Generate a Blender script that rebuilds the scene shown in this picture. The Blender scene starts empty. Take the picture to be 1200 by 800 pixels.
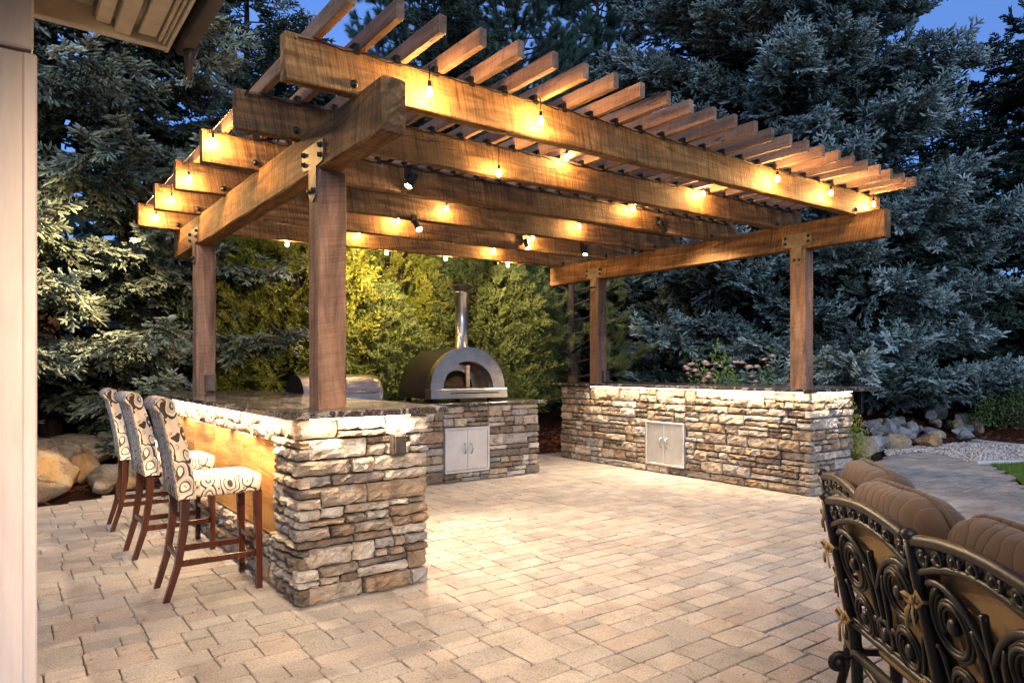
import bpy, math, random
import numpy as np
from mathutils import Vector, Matrix
R = math.radians
random.seed(7)
scene = bpy.context.scene
COL = scene.collection
# ------------------------------------------------------------------ camera
# world axes: X runs along the pergola's long joists, Y along its two girders
CAM_H, YAW = 1.37, 0.646
cam = bpy.data.cameras.new('camera'); cam_o = bpy.data.objects.new('camera', cam); COL.objects.link(cam_o)
cam_o.location = (0, 0, CAM_H); cam_o.rotation_euler = (R(90), 0, -YAW)
cam.sensor_width = 36; cam.lens = 23.98; cam.shift_y = 0.0262; cam.clip_start = 0.05; cam.clip_end = 400
scene.camera = cam_o
# ------------------------------------------------------------------ sky at dusk
world = bpy.data.worlds.new('World'); scene.world = world; world.use_nodes = True
wn, wl = world.node_tree.nodes, world.node_tree.links
wn.clear()
w_out = wn.new('ShaderNodeOutputWorld'); w_bg = wn.new('ShaderNodeBackground')
w_sky = wn.new('ShaderNodeTexSky'); w_sky.sky_type = 'NISHITA'; w_sky.sun_disc = False
w_sky.sun_elevation = R(1.5); w_sky.sun_rotation = R(200); w_sky.ozone_density = 6.0; w_sky.dust_density = 0.3
w_tc = wn.new('ShaderNodeTexCoord'); w_map = wn.new('ShaderNodeMapping'); w_map.inputs['Scale'].default_value = (1.2, 2.2, 5)
w_noise = wn.new('ShaderNodeTexNoise'); w_noise.inputs['Scale'].default_value = 1.6; w_noise.inputs['Detail'].default_value = 5
w_ramp = wn.new('ShaderNodeValToRGB'); w_ramp.color_ramp.elements[0].position = .42; w_ramp.color_ramp.elements[1].position = .75
w_ramp.color_ramp.elements[0].color = (.30, .30, .30, 1); w_ramp.color_ramp.elements[1].color = (.55, .55, .55, 1)
w_mix = wn.new('ShaderNodeMix'); w_mix.data_type = 'RGBA'
wl.new(w_tc.outputs['Generated'], w_map.inputs['Vector']); wl.new(w_map.outputs['Vector'], w_noise.inputs['Vector'])
wl.new(w_noise.outputs['Fac'], w_ramp.inputs['Fac']); wl.new(w_ramp.outputs['Color'], w_mix.inputs['Factor'])
wl.new(w_sky.outputs['Color'], w_mix.inputs['A']); w_mix.inputs['B'].default_value = (.52, .78, 1.42, 1)
wl.new(w_mix.outputs['Result'], w_bg.inputs['Color']); wl.new(w_bg.outputs['Background'], w_out.inputs['Surface'])
w_bg.inputs['Strength'].default_value = 0.15
# the sun is at the horizon behind the house: only its soft afterglow is left
sun = bpy.data.lights.new('dusk_glow', 'SUN'); sun.energy = 0.68; sun.angle = R(50); sun.color = (.74, .85, 1.0)
sun_o = bpy.data.objects.new('dusk_glow', sun); COL.objects.link(sun_o); sun_o.rotation_euler = (R(66), 0, R(-32))
# ------------------------------------------------------------------ exposure
vs = scene.view_settings; vs.view_transform = 'Standard'; vs.look = 'None'; vs.exposure = 2.4; vs.gamma = 1.0; vs.use_curve_mapping = False
scene.render.film_transparent = False
cy = scene.cycles
cy.use_denoising = True; cy.max_bounces = 6; cy.diffuse_bounces = 3; cy.glossy_bounces = 3; cy.transmission_bounces = 3
cy.sample_clamp_indirect = 6.0; cy.caustics_reflective = False; cy.caustics_refractive = False
try: cy.use_light_tree = True
except Exception: pass
BULB_E, LED_W, SPOT_W = 360.0, 6.8, 86.0
WARM, AMBER, SOFT = (1.0, .58, .20), (1.0, .52, .16), (1.0, .77, .50)
SPOTC = (1.0, .79, .55)

# ================================================================== helpers
def nn(v): v = np.asarray(v, float); return v / (np.linalg.norm(v, axis=-1, keepdims=True) + 1e-12)

class MB:
    """collects shapes, becomes ONE mesh object"""
    def __init__(s): s.v = []; s.f = []; s.sm = []
    def add(s, verts, faces, smooth=False):
        n = len(s.v); s.v += [tuple(map(float, p)) for p in verts]
        s.f += [tuple(i + n for i in q) for q in faces]; s.sm += [smooth] * len(faces); return s
    def box(s, x0, x1, y0, y1, z0, z1, M=None):
        v = [(x, y, z) for z in (z0, z1) for y in (y0, y1) for x in (x0, x1)]
        if M is not None: v = [M @ Vector(p) for p in v]
        return s.add(v, [(0, 2, 3, 1), (4, 5, 7, 6), (0, 1, 5, 4), (2, 6, 7, 3), (0, 4, 6, 2), (1, 3, 7, 5)])
    def bbox(s, x0, x1, y0, y1, z0, z1, b=.006, M=None):
        """box with chamfered edges"""
        v = []; ids = {}
        for ix, x in enumerate((x0, x1)):
            for iy, y in enumerate((y0, y1)):
                for iz, z in enumerate((z0, z1)):
                    sx, sy, sz = (1, -1)[ix], (1, -1)[iy], (1, -1)[iz]
                    ids[ix, iy, iz] = len(v)
                    v += [(x, y + sy*b, z + sz*b), (x + sx*b, y, z + sz*b), (x + sx*b, y + sy*b, z)]
        if M is not None: v = [M @ Vector(p) for p in v]
        g = lambda a, k: ids[a] + k
        f = []
        for a, (k, perm) in enumerate(((0, 0), (1, 1), (2, 2))):
            for e in (0, 1):
                q = []
                for (p, r) in ((0, 0), (1, 0), (1, 1), (0, 1)):
                    i = [0, 0, 0]; i[a] = e; o = [t for t in range(3) if t != a]; i[o[0]] = p; i[o[1]] = r
                    q.append(g(tuple(i), a))
                f.append(tuple(q if (e == 1) != (a == 1) else q[::-1]))
        for a in range(3):
            o = [t for t in range(3) if t != a]
            for p in (0, 1):
                for r in (0, 1):
                    A = [0, 0, 0]; B = [0, 0, 0]; A[a] = 0; B[a] = 1
                    A[o[0]] = B[o[0]] = p; A[o[1]] = B[o[1]] = r
                    q = (g(tuple(A), o[0]), g(tuple(B), o[0]), g(tuple(B), o[1]), g(tuple(A), o[1]))
                    f.append(q)
        for i in ids.values(): f.append((i, i + 1, i + 2))
        return s.add(v, f)
    def tube(s, pts, r, n=8, closed=False, cap=True, flat=1.0, up=None):
        P = [Vector(p) for p in pts]; m = len(P)
        rr = r if hasattr(r, '__len__') else [r] * m
        rings = []; t0 = None; nv = None
        for i, p in enumerate(P):
            a = P[(i - 1) % m] if (closed or i > 0) else p
            b = P[(i + 1) % m] if (closed or i < m - 1) else p
            t = (b - a); t = t.normalized() if t.length > 1e-9 else Vector((0, 0, 1))
            if nv is None:
                ref = Vector(up) if up is not None else (Vector((0, 0, 1)) if abs(t.z) < .9 else Vector((1, 0, 0)))
                nv = (ref - t * ref.dot(t)).normalized()
            else:
                nv = (nv - t * nv.dot(t)); nv = nv.normalized() if nv.length > 1e-9 else t.orthogonal().normalized()
            bv = t.cross(nv)
            rings.append([p + nv * (math.cos(2*math.pi*k/n) * rr[i]) + bv * (math.sin(2*math.pi*k/n) * rr[i] * flat) for k in range(n)])
        v = [q for ring in rings for q in ring]; f = []
        for i in range(m if closed else m - 1):
            j = (i + 1) % m
            for k in range(n): f.append((i*n + k, i*n + (k+1) % n, j*n + (k+1) % n, j*n + k))
        if cap and not closed: f += [tuple(range(n))[::-1], tuple((m-1)*n + k for k in range(n))]
        return s.add(v, f, True)
    def lathe(s, prof, n=20, M=None, cap=True):
        v = []; f = []
        for (r, z) in prof:
            for k in range(n): v.append(Vector((r*math.cos(2*math.pi*k/n), r*math.sin(2*math.pi*k/n), z)))
        if M is not None: v = [M @ p for p in v]
        for i in range(len(prof) - 1):
            for k in range(n): f.append((i*n + k, i*n + (k+1) % n, (i+1)*n + (k+1) % n, (i+1)*n + k))
        if cap: f += [tuple(range(n))[::-1], tuple((len(prof)-1)*n + k for k in range(n))]
        return s.add(v, f, True)
    def sheet(s, grid, smooth=True):
        m, n = len(grid), len(grid[0]); v = [p for row in grid for p in row]
        return s.add(v, [(i*n + k, i*n + k + 1, (i+1)*n + k + 1, (i+1)*n + k) for i in range(m-1) for k in range(n-1)], smooth)
    def mesh(s, name):
        me = bpy.data.meshes.new(name); me.from_pydata(s.v, [], s.f); me.update()
        me.polygons.foreach_set('use_smooth', s.sm)
        return me
    def build(s, name, mat, parent=None, loc=None, rot=None):
        return link(name, s.mesh(name), mat, parent, loc, rot)

def link(name, me, mat=None, parent=None, loc=None, rot=None):
    o = bpy.data.objects.new(name, me); COL.objects.link(o)
    if mat is not None and len(me.materials) == 0: me.materials.append(mat)
    if parent is not None: o.parent = parent
    if loc is not None: o.location = loc
    if rot is not None: o.rotation_euler = rot
    return o
def fixnormals(o):
    import bmesh
    b = bmesh.new(); b.from_mesh(o.data); bmesh.ops.recalc_face_normals(b, faces=b.faces); b.to_mesh(o.data); b.free(); return o
def tag(o, label, cat, group=None):
    o['label'] = label; o['category'] = cat
    if group: o['group'] = group
    return o
def struct(o): o['kind'] = 'structure'; return o
def stuff(o): o['kind'] = 'stuff'; return o
def thing(name, label, cat, loc=(0, 0, 0), rz=0, group=None):
    o = bpy.data.objects.new(name, None); COL.objects.link(o); o.empty_display_size = .1
    o.location = loc; o.rotation_euler = (0, 0, rz); return tag(o, label, cat, group)
def copy_tree(o, parent=None):
    c = o.copy(); COL.objects.link(c); c.parent = parent
    for ch in [k for k in bpy.data.objects if k.parent == o]: copy_tree(ch, c)
    return c
def fast_tris(name, verts, tint, mat, parent=None):
    """one mesh of loose triangles, verts (3N,3), tint (3N,)"""
    n = len(verts); me = bpy.data.meshes.new(name)
    me.vertices.add(n); me.vertices.foreach_set('co', np.ascontiguousarray(verts, np.float32).ravel())
    me.loops.add(n); me.loops.foreach_set('vertex_index', np.arange(n, dtype=np.int32))
    me.polygons.add(n // 3); me.polygons.foreach_set('loop_start', np.arange(0, n, 3, dtype=np.int32))
    me.update(calc_edges=True)
    a = me.attributes.new('tint', 'FLOAT', 'POINT'); a.data.foreach_set('value', np.asarray(tint, np.float32))
    return link(name, me, mat, parent)

# ================================================================== materials
class NT:
    def __init__(s, name):
        s.m = bpy.data.materials.new(name); s.m.use_nodes = True
        s.n, s.l = s.m.node_tree.nodes, s.m.node_tree.links
        s.b = s.n['Principled BSDF']; s.out = s.n['Material Output']
    def node(s, t, **kw):
        x = s.n.new(t)
        for k, v in kw.items():
            if hasattr(x, k): setattr(x, k, v)
        return x
    def put(s, sock, val):
        if hasattr(val, 'is_output'): s.l.new(val, sock)
        else: sock.default_value = val
    def coord(s, kind='Object', scale=(1, 1, 1), rand=False, loc=(0, 0, 0)):
        tc = s.node('ShaderNodeTexCoord'); mp = s.node('ShaderNodeMapping'); mp.inputs['Scale'].default_value = scale
        v = tc.outputs[kind]
        if rand:
            oi = s.node('ShaderNodeObjectInfo'); mu = s.node('ShaderNodeVectorMath', operation='MULTIPLY_ADD')
            cx = s.node('ShaderNodeCombineXYZ')
            for i in range(3): s.put(cx.inputs[i], oi.outputs['Random'])
            s.put(mu.inputs[0], cx.outputs[0]); mu.inputs[1].default_value = (37, 53, 71); s.put(mu.inputs[2], v); v = mu.outputs[0]
        s.put(mp.inputs['Vector'], v); mp.inputs['Location'].default_value = loc
        return mp.outputs['Vector']
    def noise(s, vec, scale=5, detail=4, rough=.55, dist=0):
        x = s.node('ShaderNodeTexNoise'); s.put(x.inputs['Vector'], vec); x.inputs['Scale'].default_value = scale
        x.inputs['Detail'].default_value = detail; x.inputs['Roughness'].default_value = rough; x.inputs['Distortion'].default_value = dist
        return x.outputs['Fac']
    def voro(s, vec, scale=5, feature='F1', rnd=1.0, out='Distance'):
        x = s.node('ShaderNodeTexVoronoi'); x.feature = feature; s.put(x.inputs['Vector'], vec); x.inputs['Scale'].default_value = scale
        x.inputs['Randomness'].default_value = rnd; return x.outputs[out]
    def ramp(s, fac, stops, interp='LINEAR'):
        x = s.node('ShaderNodeValToRGB'); cr = x.color_ramp; cr.interpolation = interp
        while len(cr.elements) < len(stops): cr.elements.new(.5)
        for e, (p, c) in zip(cr.elements, stops):
            e.position = p; e.color = tuple(c) + (1,) if len(c) == 3 else c
        s.put(x.inputs['Fac'], fac); return x.outputs['Color']
    def mix(s, fac, a, b, mode='MIX'):
        x = s.node('ShaderNodeMix'); x.data_type = 'RGBA'; x.blend_type = mode
        s.put(x.inputs['Factor'], fac)
        for k, val in (('A', a), ('B', b)):
            s.put(x.inputs[k], val if hasattr(val, 'is_output') else (tuple(val) + (1,) if len(val) == 3 else val))
        return x.outputs['Result']
    def math(s, op, a, b=0.0, c=0.0):
        x = s.node('ShaderNodeMath', operation=op); s.put(x.inputs[0], a); s.put(x.inputs[1], b); s.put(x.inputs[2], c); return x.outputs[0]
    def rnd(s): return s.node('ShaderNodeObjectInfo').outputs['Random']
    def attr(s, name): x = s.node('ShaderNodeAttribute'); x.attribute_name = name; return x.outputs['Fac']
    def bump(s, h, strength=.4, dist=.01, normal=None):
        x = s.node('ShaderNodeBump'); x.inputs['Strength'].default_value = strength; x.inputs['Distance'].default_value = dist
        s.put(x.inputs['Height'], h)
        if normal is not None: s.put(x.inputs['Normal'], normal)
        return x.outputs['Normal']
    def fin(s, color, rough=.6, normal=None, metal=0.0, spec=.5, **kw):
        b = s.b
        s.put(b.inputs['Base Color'], color if hasattr(color, 'is_output') else (tuple(color) + (1,) if len(color) == 3 else color))
        s.put(b.inputs['Roughness'], rough); s.put(b.inputs['Metallic'], metal); b.inputs['Specular IOR Level'].default_value = spec
        if normal is not None: s.put(b.inputs['Normal'], normal)
        for k, v in kw.items(): s.put(b.inputs[k], v)
        return s.m

def wood_mat(name, dark, mid, light, saw=1.0, rough=.72):
    t = NT(name)
    def shear(sc, kx, loc=(0, 0, 0)):      # band saw marks cross the board at a slight slant
        oc = t.coord('Object', (1, 1, 1), rand=True, loc=loc); sp = t.node('ShaderNodeSeparateXYZ'); t.put(sp.inputs[0], oc); cb_ = t.node('ShaderNodeCombineXYZ')
        t.put(cb_.inputs[0], t.math('MULTIPLY', t.math('ADD', sp.outputs[0], t.math('ADD', t.math('MULTIPLY', sp.outputs[2], kx), t.math('MULTIPLY', sp.outputs[1], kx))), sc[0]))
        t.put(cb_.inputs[1], t.math('MULTIPLY', sp.outputs[1], sc[1])); t.put(cb_.inputs[2], t.math('MULTIPLY', sp.outputs[2], sc[2])); return cb_.outputs[0]
    g = t.coord('Object', (.6, 5, 5), rand=True); big = t.coord('Object', (.5, 2.2, 2.2), rand=True)
    n1 = t.noise(g, 2.0, 5, .62, 1.5); n2 = t.noise(big, 1.6, 4, .6, .6); n3 = t.noise(shear((46, 2.0, 2.0), .18), 1.4, 6, .8, .2)
    n4 = t.noise(t.coord('Object', (1, 1, 1), rand=True), 70, 3, .7)
    col = t.ramp(n1, [(.28, dark), (.48, mid), (.72, light)])
    blot = t.ramp(n2, [(.3, (.36, .33, .33)), (.5, (.95, .95, .95)), (.7, (1.3, 1.2, 1.08))])
    col = t.mix(.95, col, blot, 'MULTIPLY')
    sawc = t.ramp(n3, [(.38, (.32, .28, .25)), (.46, (.76, .73, .70)), (.54, (1.08, 1.06, 1.03)), (.66, (1.45, 1.38, 1.26))])
    sawm = t.ramp(t.noise(t.coord('Object', (1.2, 3, 3), rand=True, loc=(9, 2, 5)), 1.5, 3), [(.25, (.55*saw,)*3), (.6, (1.0*saw,)*3)])
    col = t.mix(sawm, col, sawc, 'MULTIPLY')
    # drying checks along the grain
    ck = t.noise(t.coord('Object', (.55, 7, 7), rand=True), 1.6, 2, .5, .3)
    ck = t.math('ABSOLUTE', t.math('SUBTRACT', ck, .5)); crack = t.ramp(ck, [(.0, (.18, .14, .12)), (.004, (.3, .26, .24)), (.010, (1, 1, 1))])
    cm = t.ramp(t.noise(t.coord('Object', (.35, 2.5, 2.5), rand=True, loc=(3, 7, 1)), 1.4, 2), [(.54, (0, 0, 0)), (.62, (.85, .85, .85))]); col = t.mix(cm, col, crack, 'MULTIPLY')
    hue = t.ramp(t.rnd(), [(0, (.68, .68, .72)), (.35, (.9, .86, .84)), (.65, (1.08, 1, .94)), (1, (1.22, 1.16, 1.06))]); col = t.mix(1.0, col, hue, 'MULTIPLY')
    h = t.math('ADD', t.math('MULTIPLY', n3, .9 * saw), t.math('ADD', t.math('MULTIPLY', n1, .35), t.math('MULTIPLY', n4, .2)))
    nb = t.bump(h, 1.0, .016); nb = t.bump(t.math('MINIMUM', ck, .012), .35, .2, nb)
    return t.fin(col, rough, nb, spec=.3)
M_TIMBER = wood_mat('rough_sawn_timber', (.060, .027, .009), (.18, .092, .030), (.34, .190, .068))
M_POST = wood_mat('weathered_post_timber', (.075, .044, .030), (.165, .100, .066), (.26, .168, .115), saw=.45)
M_SLAT = wood_mat('slat_timber', (.10, .054, .034), (.205, .118, .075), (.30, .185, .12), saw=.4)
M_PANEL = wood_mat('bar_panel_wood', (.26, .12, .03), (.42, .21, .06), (.55, .31, .10), saw=.25, rough=.5)
M_PEEL = wood_mat('pale_wood', (.42, .27, .13), (.55, .36, .18), (.62, .45, .25), saw=.1)

t = NT('stone_veneer')
v = t.coord('Object', (1, 1, 1)); rn = t.rnd()
base = t.ramp(rn, [(0, (.20, .155, .115)), (.12, (.47, .40, .315)), (.26, (.31, .255, .20)), (.40, (.60, .54, .455)), (.54, (.34, .25, .165)), (.66, (.37, .345, .315)), (.78, (.50, .41, .30)), (.9, (.22, .185, .155)), (1, (.56, .49, .40))], 'CONSTANT')
vr = t.coord('Object', (1, 1, 1), rand=True)
blot = t.ramp(t.noise(vr, 9, 5, .65, .5), [(.28, (.30, .25, .21)), (.46, (.92, .90, .87)), (.7, (1.25, 1.22, 1.18))])
col = t.mix(.95, base, blot, 'MULTIPLY')
rust = t.ramp(t.noise(vr, 5, 4, .6), [(.52, (0, 0, 0)), (.72, (.6, .6, .6))]); col = t.mix(rust, col, (.34, .19, .085))
speck = t.ramp(t.noise(vr, 120, 2), [(.3, (.7, .7, .7)), (.5, (1, 1, 1)), (.75, (1.12, 1.12, 1.12))]); col = t.mix(.8, col, speck, 'MULTIPLY')
hh = t.math('ADD', t.noise(vr, 16, 7, .7), t.math('MULTIPLY', t.noise(t.coord('Object', (1, 1, 3.2), rand=True), 14, 5, .7, 1.0), .8))
M_STONE = t.fin(col, .85, t.bump(hh, 1.0, .05), spec=.25)

t = NT('mortar_core'); M_CORE = t.fin(t.ramp(t.noise(t.coord(), 30, 4), [(.3, (.018, .014, .011)), (.7, (.045, .036, .028))]), .95, t.bump(t.noise(t.coord(), 60, 3), .5, .01), spec=.1)

t = NT('concrete_paver')
rv = t.math('FRACT', t.math('ADD', t.attr('tint'), t.rnd()))
base = t.ramp(rv, [(0, (.315, .275, .235)), (.16, (.365, .315, .265)), (.32, (.28, .255, .225)), (.46, (.375, .33, .28)), (.6, (.33, .275, .23)), (.72, (.35, .315, .275)), (.86, (.295, .265, .23)), (1, (.36, .31, .26))], 'CONSTANT')
tc = t.node('ShaderNodeNewGeometry').outputs['Position']
def gp(sc):
    mp = t.node('ShaderNodeMapping'); t.put(mp.inputs['Vector'], tc); mp.inputs['Scale'].default_value = sc; return mp.outputs['Vector']
wv = gp((1, 1, 1))
bl = t.ramp(t.noise(wv, 4.5, 5, .65, .4), [(.3, (.7, .68, .66)), (.5, (1, 1, 1)), (.72, (1.16, 1.14, 1.1))]); col = t.mix(.85, base, bl, 'MULTIPLY')
sp = t.ramp(t.noise(wv, 95, 4, .8), [(.33, (.50, .48, .46)), (.5, (1, 1, 1)), (.68, (1.28, 1.28, 1.26))]); col = t.mix(.95, col, sp, 'MULTIPLY')
st = t.ramp(t.noise(wv, .55, 4, .6), [(.35, (.82, .8, .78)), (.6, (1.04, 1.04, 1.04))]); col = t.mix(.8, col, st, 'MULTIPLY')
M_PAVER = t.fin(col, .78, t.bump(t.math('ADD', t.noise(wv, 110, 4, .75), t.math('MULTIPLY', t.noise(wv, 22, 4), 1.2)), .8, .009), spec=.3)
t = NT('joint_sand'); M_SAND = t.fin(t.ramp(t.noise(t.coord(), 90, 3), [(.3, (.07, .055, .04)), (.7, (.16, .125, .095))]), .95, t.bump(t.noise(t.coord(), 200, 2), .5, .004), spec=.1)

t = NT('polished_granite'); v = t.coord()
gr = t.ramp(t.voro(v, 130, out='Color'), [(.0, (.012, .010, .010)), (.45, (.035, .028, .026)), (.75, (.07, .055, .048)), (1, (.17, .14, .12))])
vein = t.math('ABSOLUTE', t.math('SUBTRACT', t.noise(v, 2.2, 5, .6, 1.6), .5)); vf = t.ramp(vein, [(0, (.55, .55, .55)), (.012, (.3, .3, .3)), (.03, (0, 0, 0))])
M_GRANITE = t.fin(t.mix(vf, gr, (.42, .38, .33)), t.ramp(t.noise(v, 8, 3), [(.3, (.09, .09, .09)), (.7, (.17, .17, .17))]), spec=.55)

t = NT('brushed_steel'); v = t.coord('Object', (2, 120, 120)); br = t.noise(v, 3, 3)
M_STEEL = t.fin(t.ramp(t.noise(t.coord(), 6, 4), [(.3, (.34, .335, .33)), (.7, (.52, .51, .50))]), t.math('MULTIPLY_ADD', br, .22, .20), t.bump(br, .08, .002), metal=1.0)
t = NT('door_steel'); v = t.coord('Object', (2, 2, 90)); br = t.noise(v, 4, 3)
M_DOOR = t.fin(t.ramp(t.noise(t.coord(), 5, 5, .65), [(.3, (.50, .49, .48)), (.7, (.66, .65, .64))]), t.math('MULTIPLY_ADD', br, .2, .30), t.bump(br, .1, .002), metal=.72)
t = NT('oven_black_enamel'); M_ENAMEL = t.fin(t.ramp(t.noise(t.coord(), 9, 4), [(.3, (.012, .009, .007)), (.7, (.024, .017, .012))]), .42, t.bump(t.noise(t.coord(), 150, 2), .1, .002), spec=.5)
t = NT('black_iron'); M_IRON = t.fin(t.ramp(t.noise(t.coord(), 40, 3), [(.3, (.010, .009, .008)), (.7, (.028, .022, .018))]), .5, t.bump(t.noise(t.coord(), 90, 3), .3, .002), metal=.6)
t = NT('galvanised_plate'); M_PLATE = t.fin(t.ramp(t.noise(t.coord(), 14, 4), [(.3, (.06, .046, .03)), (.7, (.14, .11, .075))]), .55, t.bump(t.noise(t.coord(), 60, 3), .2, .002), metal=.5)
t = NT('bronze_cover'); M_BRONZE = t.fin(t.ramp(t.noise(t.coord(), 20, 3), [(.3, (.05, .04, .03)), (.7, (.10, .08, .06))]), .45, metal=.5)
t = NT('firebrick'); M_FIREB = t.fin(t.ramp(t.noise(t.coord(), 12, 5), [(.3, (.07, .045, .03)), (.7, (.20, .13, .085))]), .9, t.bump(t.noise(t.coord(), 40, 4), .5, .01))

t = NT('stool_leg_wood'); v = t.coord('Object', (14, 14, 1.2), rand=True)
M_LEG = t.fin(t.ramp(t.noise(v, 2, 5, .6, .6), [(.3, (.018, .005, .003)), (.6, (.062, .015, .007)), (.8, (.12, .032, .013))]), .25, t.bump(t.noise(v, 3, 4), .1, .003), spec=.5)

# cream fabric printed with dark paisley drops
t = NT('paisley_fabric'); v = t.coord('Object', (1, 1, 1)); nz = t.node('ShaderNodeTexNoise'); t.put(nz.inputs['Vector'], v); nz.inputs['Scale'].default_value = 6
wob = t.node('ShaderNodeVectorMath', operation='MULTIPLY_ADD'); t.put(wob.inputs[0], nz.outputs['Color']); wob.inputs[1].default_value = (.09, .09, .09); t.put(wob.inputs[2], v)
mpv = t.node('ShaderNodeMapping'); t.put(mpv.inputs['Vector'], wob.outputs[0]); mpv.inputs['Scale'].default_value = (1.1, 1.9, .75); mpv.inputs['Rotation'].default_value = (.5, .35, .6)
d = t.voro(mpv.outputs['Vector'], 9.5, rnd=.65)
rings = t.ramp(d, [(0, (.06, .04, .03)), (.16, (.36, .30, .23)), (.22, (.60, .52, .41)), (.30, (.07, .05, .04)), (.36, (.42, .35, .27)), (.45, (.58, .50, .39)), (.52, (.06, .045, .035)), (.60, (.58, .47, .345)), (1, (.58, .47, .345))], 'CONSTANT')
small = t.ramp(t.voro(v, 22, rnd=1), [(0, (.10, .07, .055)), (.20, (.50, .44, .36)), (.30, (.12, .085, .065)), (.36, (.58, .47, .345))], 'CONSTANT')
far_ = t.ramp(d, [(.64, (0, 0, 0)), (.645, (1, 1, 1))]); pat = t.mix(far_, rings, small)
wv = t.noise(t.coord('Object', (1, 1, 1)), 420, 2)
M_FABRIC = t.fin(t.mix(.35, pat, t.ramp(wv, [(.3, (.7, .7, .7)), (.7, (1.1, 1.1, 1.1))]), 'MULTIPLY'), .92, t.bump(wv, .25, .002), spec=.15)

t = NT('sofa_cushion_fabric'); v = t.coord(); wv = t.noise(v, 380, 2)
sx_ = t.node('ShaderNodeSeparateXYZ'); t.put(sx_.inputs[0], v)
pl_ = t.math('ADD', t.math('MULTIPLY', sx_.outputs['X'], 72.0), t.math('MULTIPLY', t.noise(v, 3.5, 2), 16.0))
pleat = t.math('POWER', t.math('ABSOLUTE', t.math('SINE', pl_)), .14)
M_CUSH = t.fin(t.mix(.6, t.ramp(t.noise(v, 5, 4), [(.3, (.066, .037, .019)), (.7, (.112, .065, .035))]), t.ramp(wv, [(.3, (.72, .72, .72)), (.7, (1.15, 1.15, 1.15))]), 'MULTIPLY'), .9, t.bump(pleat, .7, .008, t.bump(wv, .3, .002)), spec=.15, **{'Sheen Weight': .15})
t = NT('sofa_cushion_back'); v = t.coord(); wv = t.noise(v, 380, 2)
M_CUSHB = t.fin(t.mix(.6, t.ramp(t.noise(v, 5, 4), [(.3, (.22, .138, .06)), (.7, (.32, .21, .095))]), t.ramp(wv, [(.3, (.78, .78, .78)), (.7, (1.1, 1.1, 1.1))]), 'MULTIPLY'), .9, t.bump(wv, .3, .002), spec=.15)
t = NT('cast_bronze'); v = t.coord()
M_CAST = t.fin(t.ramp(t.noise(v, 26, 5), [(.3, (.004, .0035, .003)), (.55, (.008, .006, .0045)), (.8, (.026, .016, .009))]), .45, t.bump(t.noise(v, 70, 3), .3, .003), metal=.0, spec=.3)

t = NT('painted_trim'); v = t.coord('Object', (1, 1, .12))
M_TRIM = t.fin(t.ramp(t.noise(v, 30, 5, .6), [(.3, (.46, .385, .34)), (.7, (.56, .48, .43))]), .5, t.bump(t.noise(v, 80, 4), .15, .002), spec=.4)
t = NT('painted_soffit'); v = t.coord()
M_SOFFIT = t.fin(t.ramp(t.noise(v, 14, 5, .6), [(.25, (.50, .42, .28)), (.7, (.70, .61, .45))]), .6, t.bump(t.noise(v, 60, 4), .3, .003), spec=.3)
t = NT('brown_gutter'); M_GUT = t.fin(t.ramp(t.noise(t.coord(), 12, 4), [(.3, (.02, .014, .011)), (.7, (.045, .032, .026))]), .5)

def rock_mat(name, stops, sc=3.0):
    t = NT(name); v = t.coord('Object', (1, 1, 1), rand=True)
    c = t.ramp(t.noise(v, sc, 6, .65, .6), stops); h = t.ramp(t.rnd(), [(0, (.78, .78, .8)), (.5, (1, 1, 1)), (1, (1.15, 1.08, 1.0))]); c = t.mix(1, c, h, 'MULTIPLY')
    sp = t.ramp(t.noise(v, 60, 4, .7), [(.3, (.7, .7, .7)), (.7, (1.15, 1.15, 1.15))]); c = t.mix(.8, c, sp, 'MULTIPLY')
    return t.fin(c, .88, t.bump(t.math('ADD', t.noise(v, 9, 8, .7), t.math('MULTIPLY', t.noise(v, 45, 3), .3)), 1.0, .07), spec=.25)
M_ROCK_TAN = rock_mat('tan_boulder', [(.3, (.17, .125, .08)), (.5, (.33, .25, .165)), (.72, (.43, .36, .27))])
M_ROCK_RUST = rock_mat('rust_boulder', [(.3, (.22, .125, .05)), (.45, (.40, .24, .10)), (.6, (.36, .29, .21)), (.75, (.40, .36, .31))], 2.2)
M_ROCK_GREY = rock_mat('grey_boulder', [(.3, (.11, .11, .12)), (.5, (.22, .22, .235)), (.72, (.34, .335, .345))])

t = NT('bark_mulch'); v = t.coord('Object', (1, 1, 1))
M_MULCH = t.fin(t.ramp(t.noise(v, 38, 6, .75, .8), [(.3, (.012, .006, .004)), (.55, (.06, .024, .014)), (.75, (.12, .048, .028))]), .95, t.bump(t.noise(v, 34, 6, .75), 1.0, .05), spec=.1)
t = NT('mulch_chip'); a = t.attr('tint'); M_CHIP = t.fin(t.ramp(a, [(0, (.03, .012, .008)), (.5, (.09, .034, .02)), (1, (.16, .065, .035))]), .95, spec=.1)
t = NT('gravel'); a = t.attr('tint'); M_GRAVEL = t.fin(t.ramp(a, [(0, (.12, .10, .09)), (.35, (.28, .24, .21)), (.7, (.38, .34, .31)), (1, (.5, .47, .44))]), .9, spec=.2)
t = NT('concrete_kerb'); v = t.coord(); M_CONC = t.fin(t.ramp(t.noise(v, 12, 6, .65), [(.3, (.30, .285, .27)), (.7, (.44, .42, .40))]), .9, t.bump(t.noise(v, 120, 3), .4, .004), spec=.2)
t = NT('turf'); M_TURF = t.fin(t.ramp(t.noise(t.coord(), 60, 4, .7), [(.3, (.02, .035, .008)), (.7, (.05, .085, .018))]), .95, t.bump(t.noise(t.coord(), 90, 4), .8, .02), spec=.1)
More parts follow.
